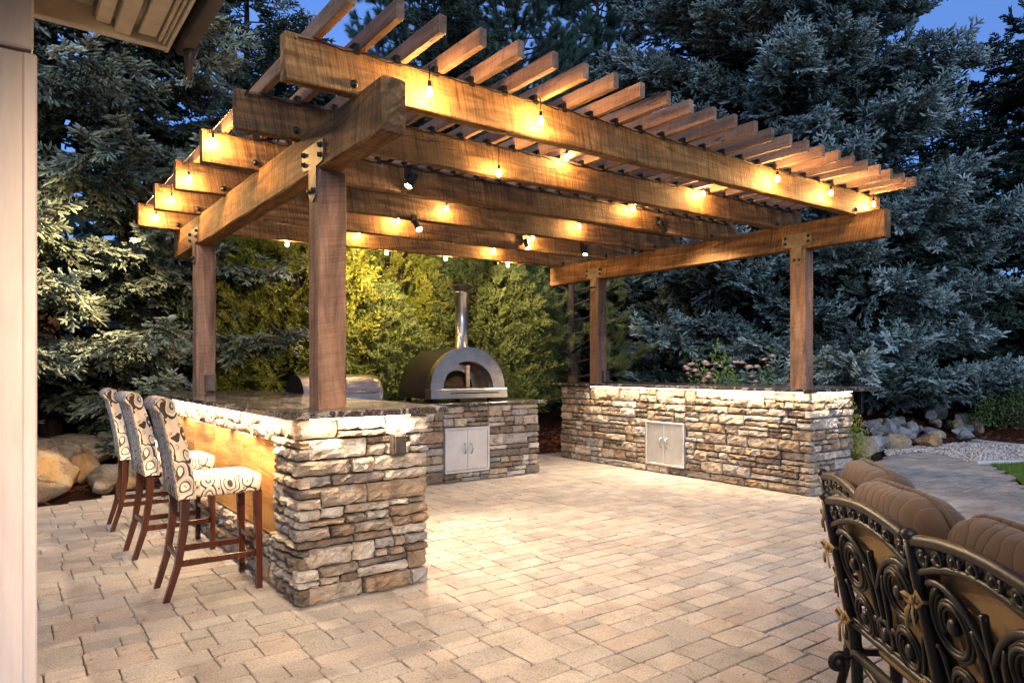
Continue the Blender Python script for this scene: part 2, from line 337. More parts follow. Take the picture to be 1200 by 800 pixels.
t = NT('soil'); M_SOIL = t.fin(t.ramp(t.noise(t.coord(), 2.5, 6, .7), [(.3, (.018, .014, .009)), (.7, (.05, .036, .022))]), .95, t.bump(t.noise(t.coord(), 9, 6, .7), .8, .06), spec=.1)

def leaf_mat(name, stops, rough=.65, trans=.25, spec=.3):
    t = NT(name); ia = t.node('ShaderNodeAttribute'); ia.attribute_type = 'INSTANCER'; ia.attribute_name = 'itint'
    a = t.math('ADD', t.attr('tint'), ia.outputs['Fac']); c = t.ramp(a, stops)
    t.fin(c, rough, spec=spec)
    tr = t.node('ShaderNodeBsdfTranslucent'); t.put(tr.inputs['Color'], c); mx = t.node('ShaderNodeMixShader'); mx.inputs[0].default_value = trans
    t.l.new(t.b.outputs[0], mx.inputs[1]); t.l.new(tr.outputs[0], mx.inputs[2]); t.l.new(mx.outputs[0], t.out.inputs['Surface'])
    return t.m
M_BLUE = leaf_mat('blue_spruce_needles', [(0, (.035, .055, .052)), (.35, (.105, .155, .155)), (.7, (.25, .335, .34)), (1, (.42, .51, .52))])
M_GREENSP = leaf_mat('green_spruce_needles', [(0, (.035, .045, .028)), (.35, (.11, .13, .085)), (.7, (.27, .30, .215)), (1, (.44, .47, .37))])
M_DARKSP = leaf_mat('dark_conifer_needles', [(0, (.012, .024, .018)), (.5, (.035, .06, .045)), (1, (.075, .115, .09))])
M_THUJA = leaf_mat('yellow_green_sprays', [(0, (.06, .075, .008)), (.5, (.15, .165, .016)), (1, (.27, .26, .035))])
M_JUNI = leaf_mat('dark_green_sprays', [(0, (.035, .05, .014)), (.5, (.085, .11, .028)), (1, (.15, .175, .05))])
M_PINE = leaf_mat('pine_needles', [(0, (.05, .075, .025)), (.5, (.11, .145, .05)), (1, (.20, .235, .10))])
M_PINEB = leaf_mat('far_pine_needles', [(0, (.025, .06, .05)), (.5, (.06, .12, .10)), (1, (.11, .20, .165))])
M_SHRUB = leaf_mat('shrub_leaves', [(0, (.025, .045, .015)), (.5, (.055, .095, .03)), (1, (.10, .155, .055))])
M_YELB = leaf_mat('golden_shrub_leaves', [(0, (.09, .10, .015)), (.5, (.17, .19, .03)), (1, (.27, .28, .06))])
M_ROSEL = leaf_mat('rose_leaves', [(0, (.03, .06, .015)), (.5, (.07, .13, .03)), (1, (.12, .20, .05))])
M_PETAL = leaf_mat('pink_petals', [(0, (.78, .52, .49)), (.5, (.86, .68, .63)), (1, (.90, .82, .75))], .6, .3)
M_REDP = leaf_mat('red_petals', [(0, (.30, .015, .02)), (1, (.55, .04, .05))], .6, .3)
M_GRASS = leaf_mat('lawn_blades', [(0, (.045, .095, .012)), (.5, (.085, .165, .022)), (1, (.14, .23, .04))])
t = NT('conifer_bark'); v = t.coord('Object', (1, 1, .35)); M_BARK = t.fin(t.ramp(t.noise(v, 18, 6, .7), [(.3, (.025, .016, .011)), (.7, (.085, .058, .042))]), .95, t.bump(t.noise(v, 22, 6, .7), 1, .03), spec=.1)

def emit(name, col, s):
    m = bpy.data.materials.new(name); m.use_nodes = True; n = m.node_tree.nodes; n.remove(n['Principled BSDF'])
    e = n.new('ShaderNodeEmission'); e.inputs['Color'].default_value = tuple(col) + (1,); e.inputs['Strength'].default_value = s
    m.node_tree.links.new(e.outputs[0], n['Material Output'].inputs['Surface']); return m
M_BULB = emit('lit_bulb_glass', WARM, BULB_E); M_LENS = emit('lit_lens', SOFT, 60.0); M_LED = emit('lit_led_diffuser', SOFT, 14.0)

# ================================================================== ground
def poly(name, pts, z, mat):
    b = MB(); b.add([(x, y, z) for x, y in pts], [tuple(range(len(pts)))]); return b.build(name, mat)
PATIO = [(-6, -3), (5.5, -3), (6.6, 1.2), (9.17, 2.60), (10.4, 3.15), (11.35, 3.76), (12.05, 4.6), (12.1, 4.95), (11.2, 5.0), (10.2, 4.78), (9.3, 4.68), (8.5, 5.2), (8.3, 8.2), (7.2, 8.5), (5.6, 8.45), (2.2, 8.45), (1.2, 8.62), (.2, 8.12), (-1.5, 7.6), (-6, 7.4)]
patio = struct(poly('patio', PATIO, -.011, M_SAND))
def inside(x, y, pg):
    c = False; n = len(pg)
    for i in range(n):
        (x0, y0), (x1, y1) = pg[i], pg[i - 1]
        if (y0 > y) != (y1 > y) and x < (x1 - x0) * (y - y0) / (y1 - y0) + x0: c = not c
    return c
GRAVEL = [(11.2, 5.04), (12.15, 4.99), (12.09, 4.6), (11.30, 3.86), (12.1, 3.44), (13.2, 2.5), (15.0, 2.2), (14.35, 4.2), (14.6, 5.0), (13.2, 5.35), (12.0, 5.45)]
LAWN = [(11.36, 3.72), (10.4, 3.11), (9.17, 2.56), (6.6, 1.16), (5.5, -3), (24, -6), (22, 0), (15.0, 2.0), (13.1, 2.36), (12.05, 3.36)]
def edge_dist(P, pg):
    """signed distance of points to a polygon, positive outside"""
    d = np.full(len(P), 1e9); ins = np.zeros(len(P), bool)
    for i in range(len(pg)):
        a, b = np.array(pg[i]), np.array(pg[i - 1]); ab = b - a
        tt = np.clip(((P - a) @ ab) / (ab @ ab), 0, 1); d = np.minimum(d, np.linalg.norm(P - a - tt[:, None]*ab, axis=1))
        c = (a[1] > P[:, 1]) != (b[1] > P[:, 1])
        xi = (b[0] - a[0]) * (P[:, 1] - a[1]) / (b[1] - a[1] + 1e-12) + a[0]; ins ^= c & (P[:, 0] < xi)
    return np.where(ins, -d, d)
def terrain(P):
    """planting beds rise gently behind the patio edge"""
    P = np.asarray(P, float)
    d = np.minimum(np.minimum(edge_dist(P, PATIO), edge_dist(P, GRAVEL)), edge_dist(P, LAWN))
    u = np.clip((d - .1) / 2.6, 0, 1); z = -.03 + .42*u*u*(3 - 2*u)
    x, y = P[:, 0], P[:, 1]
    z = z + np.where(d > .15, .03*np.sin(x*3.1 + y*1.7)*np.cos(y*2.3 - x) + .02*np.sin(7*x)*np.sin(6.1*y), 0)
    return np.where(d < .05, -.085, z)
gx = np.concatenate([np.linspace(-120, -7, 9), np.linspace(-5, 20, 150), np.linspace(22, 140, 9)])
gy = np.concatenate([np.linspace(-120, -8, 8), np.linspace(-5, 1, 8), np.linspace(1.5, 18, 110), np.linspace(20, 140, 9)])
PP = np.array([(x, y) for y in gy for x in gx]); ZZ = terrain(PP).reshape(len(gy), len(gx))
g = MB(); g.sheet([[(x, y, ZZ[j, i]) for i, x in enumerate(gx)] for j, y in enumerate(gy)])
struct(g.build('ground', M_MULCH))
SOLID = [(1.62, 1.96, 4.1, 7.7), (2.1, 5.4, 7.25, 7.8), (7.2, 7.55, 4.2, 7.7)]
def project(x, y, z):
    s, c = math.sin(YAW), math.cos(YAW); r = x*c - y*s; d = x*s + y*c
    if d < .2: return None
    return 600 + 799.4*r/d, 431.5 - 799.4*(z - CAM_H)/d, d
# pavers: 0.30 m bands, each filled with blocks that are cut into two rows of unequal stones
rp = random.Random(11); pavers = []
y = -.9
while y < 8.8:
    x = -3.2 - rp.random()*.3
    while x < 12.4:
        W = rp.choice((.20, .24, .28, .28, .34, .38)); h1 = rp.choice((.14, .14, .18, .10, .28 if W < .26 else .14))
        for (ya, hh_) in ((y, h1), (y + h1, .28 - h1)):
            if hh_ < .05: continue
            if hh_ >= .2 or (W < .3 and rp.random() < .6) or rp.random() < .35: cuts = [(x, W)]
            else:
                k = round(rp.uniform(.4, .6) * W, 2); cuts = [(x, k), (x + k, W - k)]
            for (xa, wa) in cuts: pavers.append((xa + wa/2, ya + hh_/2, round(wa, 3), round(hh_, 3)))
        x += W
    y += .28
def paver_geo(w, h, r):
    G = .0022 ; a, b = w/2 - G, h/2 - G; c = .012; v = []
    for (ins, z) in ((.004, 0.0), (.0, -.005), (.0, -.045)):
        A, B = a - ins, b - ins
        for (px, py) in ((-A + c, -B), (A - c, -B), (A, -B + c), (A, B - c), (A - c, B), (-A + c, B), (-A, B - c), (-A, -B + c)):
            j = .0032 if z > -.02 else 0
            v.append((px + r.uniform(-j, j), py + r.uniform(-j, j), z + (r.uniform(-.0008, .0008) if z == 0 else 0)))
    f = [tuple(range(8))]
    for k in (0, 1):
        for i in range(8): f.append((k*8 + i, (k+1)*8 + i, (k+1)*8 + (i+1) % 8, k*8 + (i+1) % 8))
    return v, f
keep = []
for (px, py, w, h) in pavers:
    if not inside(px, py, PATIO): continue
    if any(a < px < b and c < py < d for a, b, c, d in SOLID): continue
    p = project(px, py, 0); s = 0
    if p and 20 < p[0] < 1195 and p[1] < 810:
        hid = (p[0] < 48) or (340 < p[0] < 505 and py > 3.9) or (p[0] > 985 and py < 3.2 and p[1] > 600 + (1040 - p[0])*.2)
        s = 0 if hid else w*h*1.37/p[2]**3
    keep.append((s, px, py, w, h))
keep.sort(reverse=True)
cache = {}
for i, (s, px, py, w, h) in enumerate(keep[:300]):
    k = (w, h, i % 3)
    if k not in cache:
        b = MB(); b.add(*paver_geo(w, h, rp)); cache[k] = b.mesh('paver'); cache[k].materials.append(M_PAVER)
    o = link('paver', cache[k], None, patio, (px, py, rp.uniform(-.002, .002)), (rp.uniform(-.009, .009), rp.uniform(-.009, .009), rp.uniform(-.006, .006)))
b = MB(); tints = []
for (s, px, py, w, h) in keep[300:]:
    v, f = paver_geo(w, h, rp); dz = rp.uniform(-.002, .002); tl = rp.uniform(-.009, .009); tk = rp.uniform(-.009, .009)
    b.add([(px + x, py + yy, z + dz + tl*x + tk*yy) for x, yy, z in v], f); tints += [rp.random()] * len(v)
o = b.build('paver_field', M_PAVER, patio); stuff(o)
a = o.data.attributes.new('tint', 'FLOAT', 'POINT'); a.data.foreach_set('value', np.asarray(tints, np.float32))

# ================================================================== stone counters
rs = random.Random(5)
def stone_mesh(w, h, dep):
    nx = max(4, min(9, int(w / .04) + 2)); ny = 4 if h < .09 else 5
    tx, tz = rs.uniform(-.05, .05), rs.uniform(-.10, .10); v = []; f = []
    cj = {}
    cu, cv = rs.uniform(.3, .7)*w, rs.uniform(.3, .7)*h
    for j in range(ny):
        for i in range(nx):
            u, q = w*i/(nx-1), h*j/(ny-1); e = (i in (0, nx-1)) + (j in (0, ny-1))
            uu, qq = u, q
            if i == 0: uu += rs.uniform(.003, .013)
            elif i == nx-1: uu -= rs.uniform(.003, .013)
            else: uu += rs.uniform(-.3, .3)*w/(nx-1)
            if j == 0: qq += rs.uniform(.003, .010)
            elif j == ny-1: qq -= rs.uniform(.003, .010)
            else: qq += rs.uniform(-.25, .25)*h/(ny-1)
            dd = dep + tx*(u - cu) + tz*(q - cv) + rs.uniform(-.012, .012)
            if e == 1: dd -= rs.uniform(.008, .020)
            elif e == 2: dd -= rs.uniform(.018, .030)
            v.append((uu - w/2, -dd, qq - h/2))
    for j in range(ny-1):
        for i in range(nx-1): f.append((j*nx + i, j*nx + i + 1, (j+1)*nx + i + 1, (j+1)*nx + i))
    ring = [i for i in range(nx)] + [j*nx + nx-1 for j in range(1, ny)] + [(ny-1)*nx + i for i in range(nx-2, -1, -1)] + [j*nx for j in range(ny-2, 0, -1)]
    n0 = len(v); m = len(ring)
    for k in ring: v.append((v[k][0], .03, v[k][2]))
    for k in range(m): f.append((ring[k], n0 + k, n0 + (k+1) % m, ring[(k+1) % m]))
    b = MB(); b.add(v, f); return b
def bands(H, r, lo=.085, hi=.15):
    out = []; z = 0
    while z < H - .001:
        h = r.uniform(lo, hi)
        if H - z - h < .07: h = H - z
        out.append((z, h)); z += h
    return out
def place_stones(parent, origin, rz, L, z0, H, bnd=None, ext=None, dep=.045, clip=None):
    """stones on a wall plane: local x along the wall, local -y outwards"""
    c, s = math.cos(rz), math.sin(rz); bnd = bnd or bands(H, rs)
    for bi, (bz, bh) in enumerate(bnd):
        e0, e1 = ext(bi) if ext else (0, 0)
        u = -e0; end = L + e1
        while u < end - .01:
            W = rs.uniform(.13, .40)
            if end - u - W < .12: W = end - u
            if W > .5: W = W/2
            parts = []
            split = bh > .105 and rs.random() < .6
            if split:
                k = bh * rs.uniform(.36, .64)
                for (za, ha) in ((bz, k), (bz + k, bh - k)):
                    if W > .2 and rs.random() < .5:
                        q = W*rs.uniform(.35, .65); parts += [(u, za, q, ha), (u + q, za, W - q, ha)]
                    else: parts.append((u, za, W, ha))
            else: parts.append((u, bz, W, bh))
            for (pu, pz, pw, ph) in parts:
                b = stone_mesh(pw, ph, dep + rs.uniform(-.012, .016))
                lx = pu + pw/2
                b.build('stone', M_STONE, parent, (origin[0] + c*lx, origin[1] + s*lx, z0 + pz + ph/2), (0, 0, rz))
            u += W
def rounded_slab(x0, x1, y0, y1, z0, z1, r=.05, e=.008, n=5):
    pts = []
    for (cx, cy_, a0) in ((x1 - r, y0 + r, -90), (x1 - r, y1 - r, 0), (x0 + r, y1 - r, 90), (x0 + r, y0 + r, 180)):
        for k in range(n): a = R(a0 + 90*k/(n-1)); pts.append((cx + r*math.cos(a), cy_ + r*math.sin(a), cx, cy_))
    b = MB(); m = len(pts); v = []
    mx, my = (x0 + x1)/2, (y0 + y1)/2
    for (ins, z) in ((e, z0), (0, z0 + e), (0, z1 - e), (e, z1)):
        for (px, py, cx, cy_) in pts:
            dx, dy = px - cx, py - cy_; v.append((px - dx/r*ins, py - dy/r*ins, z))
    f = [tuple(range(m))[::-1], tuple(3*m + k for k in range(m))]
    for i in range(3):
        for k in range(m): f.append((i*m + k, i*m + (k+1) % m, (i+1)*m + (k+1) % m, (i+1)*m + k))
    b.add(v, f); return b
BAR_H, RUN_H, SIDE_H = 1.123, .954, 1.15

# --- the tall bar
bar = thing('stone_bar', 'tall stone bar with granite top where the three stools stand', 'bar counter', (1.78, 5.9, 0))
bar.location = (0, 0, 0)
b = MB(); b.box(1.40, 2.17, 3.87, 7.90, -.02, BAR_H - .045); b.build('core', M_CORE, bar)
Hb = BAR_H - .047; bb = bands(Hb, rs, .065, .125)
place_stones(bar, (1.40, 3.87), 0, .77, 0, Hb, bb, lambda i: (.05 if i % 2 else .0, .045))
# left face (normal -X): local x runs towards -Y
near = 4.26 - 3.87
place_stones(bar, (1.40, 4.26), -math.pi/2, near, 0, Hb, bb, lambda i: (0, .0 if i % 2 else .05))
place_stones(bar, (1.40, 7.9), -math.pi/2, 7.9 - 4.26, .92, Hb - .92, [(0, Hb - .92)])
place_stones(bar, (1.40, 7.9), -math.pi/2, 7.9 - 4.26, 0, .32, [(0, .165), (.165, .155)])
for k in range(5):   # wooden back panel boards behind the stools
    y1 = 7.89 - k*.728; y0 = max(4.262, y1 - .724)
    bd = MB(); bd.bbox(-(y1 - y0)/2, (y1 - y0)/2, -.012, .03, .322, .918, .006)
    bd.build('panel_board', M_PANEL, bar, (1.385, (y0 + y1)/2, 0), (0, 0, -math.pi/2))
rounded_slab(1.27, 2.36, 3.755, 7.98, BAR_H - .042, BAR_H, .09).build('countertop', M_GRANITE, bar)
# --- the low cooking run
run = thing('cooking_counter', 'low stone counter with steel doors carrying the pizza oven and grill', 'kitchen counter')
b = MB(); b.box(2.18, 5.655, 6.99, 7.93, -.02, RUN_H - .04); b.build('core', M_CORE, run)
Hr = RUN_H - .042
place_stones(run, (3.2, 6.99), 0, 1.03, 0, Hr, None)
place_stones(run, (4.88, 6.99), 0, .775, 0, Hr, None, lambda i: (0, rs.uniform(.01, .05)))
place_stones(run, (4.232, 6.99), 0, .646, .665, Hr - .665, None)
place_stones(run, (4.232, 6.99), 0, .646, 0, .11, [(0, .108)])
for i, (bz, bh) in enumerate(bands(Hr, rs)):   # end stones, seen edge on
    st = stone_mesh(.45, bh, .04); st.build('stone', M_STONE, run, (5.655, 7.28, bz + bh/2), (0, 0, math.pi/2))
    st = stone_mesh(.45, bh, .04); st.build('stone', M_STONE, run, (5.655, 7.73, bz + bh/2), (0, 0, math.pi/2))
rounded_slab(2.38, 5.80, 6.90, 8.02, RUN_H - .038, RUN_H, .03).build('countertop', M_GRANITE, run)
# --- the side counter under the right-hand girder
side = thing('stone_side_counter', 'long free-standing stone counter with granite top and overhanging end', 'stone counter')
b = MB(); b.box(6.97, 7.77, 3.93, 7.95, -.02, SIDE_H - .045); b.build('core', M_CORE, side)
Hs = SIDE_H - .047; sb = bands(Hs, rs, .08, .14)
place_stones(side, (6.97, 7.95), -math.pi/2, 7.95 - 6.21, 0, Hs, sb)
place_stones(side, (6.97, 5.565), -math.pi/2, 5.565 - 3.93, 0, Hs, sb, lambda i: (0, .0 if i % 2 else .05))
place_stones(side, (6.97, 6.21), -math.pi/2, .645, .675, Hs - .675, None)
place_stones(side, (6.97, 6.21), -math.pi/2, .645, 0, .10, [(0, .10)])
place_stones(side, (6.97, 3.93), 0, .80, 0, Hs, sb, lambda i: (.05 if i % 2 else 0, .045))
rounded_slab(6.82, 8.45, 3.80, 8.05, SIDE_H - .04, SIDE_H, .04).build('countertop', M_GRANITE, side)
b = MB(); b.bbox(8.22, 8.27, 3.98, 4.03, SIDE_H - .32, SIDE_H - .044, .004); b.box(7.75, 8.22, 3.99, 4.02, SIDE_H - .32, SIDE_H - .27)
b.build('overhang_bracket', M_IRON, side)

def cabinet_doors(parent, w, h, loc, rz):
    fr = MB()
    for (a0, a1, c0, c1) in ((-w/2, w/2, 0, .028), (-w/2, w/2, h - .028, h), (-w/2, -w/2 + .028, .028, h - .028), (w/2 - .028, w/2, .028, h - .028)):
        fr.bbox(a0, a1, -.02, .04, c0, c1, .003)
    F = fr.build('door_frame', M_DOOR, parent, loc, (0, 0, rz))
    for sgn in (-1, 1):
        d = MB(); x0, x1 = (-w/2 + .031, -.002) if sgn < 0 else (.002, w/2 - .031)
        d.bbox(x0, x1, -.012, .02, .031, h - .031, .003)
        D = d.build('cabinet_door', M_DOOR, parent, loc, (0, 0, rz))
        hd = MB(); xh = sgn*.045
        hd.tube([(xh, -.01, h*.42), (xh, -.04, h*.44), (xh + sgn*.006, -.052, h*.53), (xh, -.04, h*.62), (xh, -.01, h*.64)], .009, 8)
        hd.build('handle', M_STEEL, D)
cabinet_doors(run, .64, .545, (4.555, 6.945, .113), 0)
cabinet_doors(side, .64, .57, (6.925, 5.888, .103), -math.pi/2)
# small covered outlets
def cover(label, loc, rz, w, h, d=.05):
    o = thing('outlet_cover', label, 'outlet cover', loc, rz)
    b = MB(); b.bbox(-w/2, w/2, -d, 0, 0, h, .006); b.build('housing', M_BRONZE, o)
    b = MB(); b.bbox(-w/2 + .012, w/2 - .012, -d - .012, -d + .001, .012, h - .012, .004); b.build('lid', M_BRONZE, o)
cover('bronze outlet cover on the front stones of the tall bar', (1.982, 3.83, .835), 0, .095, .135)

# ================================================================== LED strips under the counter tops
def led(label, p0, p1, z, power):
    p0, p1 = Vector(p0), Vector(p1); L = (p1 - p0).length; ang = math.atan2(p1.y - p0.y, p1.x - p0.x); mid = (p0 + p1)/2
    o = thing('light_strip', label, 'light strip', (mid.x, mid.y, z), ang)
    b = MB(); b.box(-L/2, L/2, -.008, .008, -.006, -.0005); b.build('diffuser', M_LED, o)
    li = bpy.data.lights.new('strip_light', 'AREA'); li.shape = 'RECTANGLE'; li.size = L; li.size_y = .012; li.energy = power; li.color = SOFT
    lo = bpy.data.objects.new('strip_light', li); COL.objects.link(lo); lo.parent = o; lo.location = (0, 0, -.009)
led('lit strip under the granite edge facing the stools', (1.305, 7.8), (1.305, 3.95), BAR_H - .042, LED_W*2.4)
led('lit strip under the granite edge at the bar end', (1.42, 3.785), (2.05, 3.785), BAR_H - .042, LED_W*.30)
led('lit strip under the granite edge of the free-standing counter', (6.86, 7.2), (6.86, 3.95), SIDE_H - .04, LED_W*1.15)
led('lit strip under the overhanging end of the free-standing counter', (6.97, 3.845), (7.7, 3.845), SIDE_H - .04, LED_W*.18)

# ================================================================== pergola
X0, X1 = 1.164, 7.50
GZB, GZT, JD = 2.585, 2.866, .241
XL, XR, TW, PW = 1.561, 7.013, .138, .178
JY = [3.441, 4.329, 5.203, 6.109, 7.018, 7.948]
TILT = .093 / (XR - XL)
def lift(x): return TILT * (x - XL)
rt = random.Random(21)
def timber(name, L, w, h, mat, parent, loc, rot, seg=14, c=.008, j=.0025, bow=.0):
    v = []; f = []
    prof = [(-w/2 + c, 0), (w/2 - c, 0), (w/2, c), (w/2, h - c), (w/2 - c, h), (-w/2 + c, h), (-w/2, h - c), (-w/2, c)]
    for i in range(seg + 1):
        x = L*i/seg; by = bow*math.sin(math.pi*i/seg)
        for (yy, z) in prof: v.append((x, yy + rt.uniform(-j, j) + by, z + rt.uniform(-j, j)))
    for i in range(seg):
        for k in range(8): f.append((i*8 + k, (i+1)*8 + k, (i+1)*8 + (k+1) % 8, i*8 + (k+1) % 8))
    f += [tuple(range(8)), tuple(seg*8 + k for k in range(8))[::-1]]
    b = MB(); b.add(v, [q[::-1] for q in f]); return b.build(name, mat, parent, loc, rot)
perg = thing('timber_pergola', 'rough timber pergola with four posts, heavy joists and open slats', 'pergola')
POSTS = [(XL, 4.02, BAR_H), (XL, 7.215, BAR_H), (XR, 4.01, SIDE_H), (XR, 7.21, SIDE_H)]
for (px, py, z) in POSTS:   # local X is up
    L = GZB + lift(px) - z + .002
    timber('post', L, PW, PW, M_POST, perg, (px + PW, py + PW/2, z - .001), (0, -math.pi/2, 0), 12, .010, .003)
for gx_ in (XL, XR):
    timber('girder', 8.29 - 3.176, TW, GZT - GZB, M_TIMBER, perg, (gx_ + TW/2, 3.176, GZB + lift(gx_)), (0, 0, math.pi/2), 22, .009, .003)
for jy in JY:
    timber('joist', X1 - X0, .085, JD, M_TIMBER, perg, (X0, jy + .0425, GZT - .02 + lift(X0)), (0, -math.atan(TILT), 0), 26, .007, .0035, rt.uniform(-.012, .012))
SLX = [1.306 + .2482*k for k in range(25)]
for sx in SLX:
    timber('slat', 8.42 - 3.0 + rt.uniform(-.015, .015), .045, .095, M_SLAT, perg, (sx + .02, 3.0 + rt.uniform(-.01, .01), GZT - .02 + JD - .004 + lift(sx)), (0, 0, math.pi/2), 18, .004, .0018, rt.uniform(-.01, .01))
def bolt(parent, loc, r=.018):
    b = MB(); b.lathe([(r*1.35, 0), (r*1.35, .004), (r, .005), (r, .018), (r*.8, .022)], 6, Matrix.Rotation(-math.pi/2, 4, 'Y')); return b.build('bolt', M_IRON, parent, loc)
for (px, py, z) in POSTS:
    cy_ = py + PW/2; zz = GZB + lift(px)
    pl = MB(); T = [(-.155, .03), (-.06, .02), (-.06, -.15), (0, -.19), (.06, -.15), (.06, .02), (.155, .03), (.175, .06), (.175, .15), (.155, .165), (-.155, .165), (-.175, .15), (-.175, .06)]
    n = len(T); pl.add([(-.004, a, q) for a, q in T] + [(.004, a, q) for a, q in T], [tuple(range(n)), tuple(range(n, 2*n))[::-1]] + [(k, n + k, n + (k+1) % n, (k+1) % n) for k in range(n)])
    P_ = pl.build('bracket_plate', M_PLATE, perg, (px - .006, cy_, zz))
    for (a, q) in ((-.135, .07), (-.135, .13), (.135, .07), (.135, .13), (-.03, -.12), (.03, -.12)): bolt(P_, (-.004, a, q), .014)
# bolts through the joists above each girder and black clips under the slats
bm_ = MB(); bm_.lathe([(.024, 0), (.024, .006), (.014, .007), (.014, .02)], 8, Matrix.Rotation(math.pi/2, 4, 'X')); bolt_me = bm_.mesh('joist_bolt'); bolt_me.materials.append(M_IRON)
for jy in JY:
    for gx_ in (XL + TW/2 - .10, XR + TW/2 - .10):
        link('joist_bolt', bolt_me, None, perg, (gx_, jy - .001, GZT + .03 + lift(gx_)))
bm_ = MB(); bm_.box(-.018, .018, -.008, 0, -.028, .03); bm_.box(-.018, -.010, -.008, .05, .0, .03); clip_me = bm_.mesh('slat_clip'); clip_me.materials.append(M_IRON)
for jy in JY[:4]:
    for sx in SLX[1:]:
        link('slat_clip', clip_me, None, perg, (sx + .02 - .034, jy - .004, GZT - .02 + JD - .002 + lift(sx)))
for (px, py, side_) in ((XL, 7.215, 1), (XR, 7.21, -1)):
    cover('bronze outlet box at the foot of the far post on the ' + ('tall bar' if side_ > 0 else 'side counter'),
          (px + PW/2 + .03, py - .002, (BAR_H if side_ > 0 else SIDE_H) + .015), 0, .10, .17, .06)

# ================================================================== festoon lights
BULBS = [[(1.218, 5.163, 2.952)], [(1.245, 6.069, 2.899)], [(1.285, 6.978, 2.914)], [(1.315, 7.908, 2.921)],
         [(1.949, 3.39, 2.914), (2.763, 3.39, 2.928), (5.434, 3.39, 3.006), (6.34, 3.39, 3.024), (7.186, 3.39, 3.039)],
         [(3.076, 4.278, 2.852), (3.769, 4.278, 3.10), (5.569, 4.278, 3.078)],
         [(5.513, 5.152, 3.087)], [(3.70, 6.058, 3.00), (5.55, 6.058, 3.054)],
         [(3.616, 6.967, 3.02), (5.568, 6.967, 3.05)],
         [(3.563, 7.90, 3.0), (5.613, 7.90, 3.02)], [(2.75, 8.06, 2.83), (4.05, 8.06, 2.86), (4.95, 8.06, 2.87), (6.02, 8.06, 2.88)]]
fest = thing('festoon_lights', 'string of warm glowing bulbs on black cable along the pergola joists', 'string lights')
def bulb_mesh():
    b = MB(); b.lathe([(.007, 0), (.010, -.008), (.0155, -.019), (.0175, -.029), (.0155, -.039), (.009, -.047), (.002, -.051)], 10); return b.mesh('bulb')
bme = bulb_mesh(); bme.materials.append(M_BULB)
b = MB(); b.lathe([(.005, .036), (.010, .032), (.011, .0), (.008, -.004)], 10); sme = b.mesh('socket'); sme.materials.append(M_IRON)
cb = MB(); prev = None
for row in BULBS:
    for (x, yv, z) in row:
        yv -= .03 if yv < 8 else -.03
        link('bulb', bme, None, fest, (x, yv, z + .04)); link('socket', sme, None, fest, (x, yv, z + .045))
        top = GZT - .02 + JD + lift(x) - .01
        cb.tube([(x, yv, z + .09), (x + .004, yv + .004, (z + top)/2 + .05), (x, yv + .01, top)], .004, 5)
top = lambda x: GZT - .02 + JD + lift(x) - .012
for jy in JY:      # the lead runs along the upper edge of every joist, drooping a little between the slats
    pts = []
    for sx in np.arange(1.22, 7.40, .124):
        pts.append((sx, jy - .012, top(sx) - .012*(int(sx/.124) % 2) - rt.uniform(0, .008)))
    cb.tube(pts, .0045, 5)
cb.tube([(1.21, jy - .012, top(1.2) - .02) for jy in JY], .0045, 5)
cb.build('cable', M_IRON, fest)

# ================================================================== spotlights on the joists
def spot(label, loc, aim, power, size=70, blend=.6, col=None):
    o = thing('spotlight', label, 'spotlight', loc, 0, None)
    d = (Vector(aim) - Vector(loc)).normalized(); Q = d.to_track_quat('-Z', 'Y').to_matrix().to_4x4()
    b = MB(); b.bbox(-.03, .03, -.012, .012, .03, .12, .004); b.build('mount', M_IRON, o)
    b = MB(); b.tube([(0, -.01, .06), (0, -.04, .055), tuple(Vector((0, -.055, .02)))], .009, 7); b.build('arm', M_IRON, o)
    c = Vector((0, -.06, 0)); MM = Matrix.Translation(c) @ Q
    b = MB(); b.lathe([(.010, .075), (.030, .07), (.034, .06), (.034, -.055), (.038, -.06), (.038, -.075), (.031, -.075), (.031, -.062)], 16, MM, False); b.build('head', M_IRON, o)
    b = MB(); b.lathe([(.0305, -.060), (.0305, -.064)], 14, MM); b.build('lens', M_LENS, o)
    li = bpy.data.lights.new('spot_beam', 'SPOT'); li.energy = power; li.color = col or SPOTC; li.spot_size = R(size); li.spot_blend = blend; li.shadow_soft_size = .03
    lo = bpy.data.objects.new('spot_beam', li); COL.objects.link(lo); lo.parent = o; lo.matrix_local = Matrix.Translation(c + d*.085) @ Q
spot('black spotlight on the joist beside the near bar post', (2.80, 5.19, 2.96), (1.1, 4.6, .3), SPOT_W*1.1, 95)
spot('black spotlight on the joist aimed at the long side counter', (5.99, 5.19, 2.97), (7.9, 5.4, .9), SPOT_W, 90)
spot('lit spotlight pointing down between bar post and oven chimney', (3.36, 6.095, 2.80), (3.1, 3.2, 0), SPOT_W*1.2, 85)
spot('lit spotlight above the pizza oven chimney', (5.47, 7.0, 2.98), (5.2, 5.4, 0), SPOT_W*.75, 80)
spot('lit spotlight near the far end of the right-hand girder', (6.50, 7.0, 3.0), (5.6, 5.8, 0), SPOT_W*.75, 80)
spot('unseen added spotlight behind the last joist, turned to the yellow-green conifers', (4.3, 8.11, 2.90), (4.7, 10.6, 1.7), SPOT_W*1.45, 125, col=(1, .74, .40))  # extra lamp out of sight, added to brighten the conifers behind the oven
spot('unseen added spotlight behind the last joist, turned to the young pines', (5.75, 8.11, 2.93), (8.6, 10.0, 1.7), SPOT_W*1.3, 75, col=(1, .74, .42))  # likewise an added, hidden lamp: brightens the dark pines
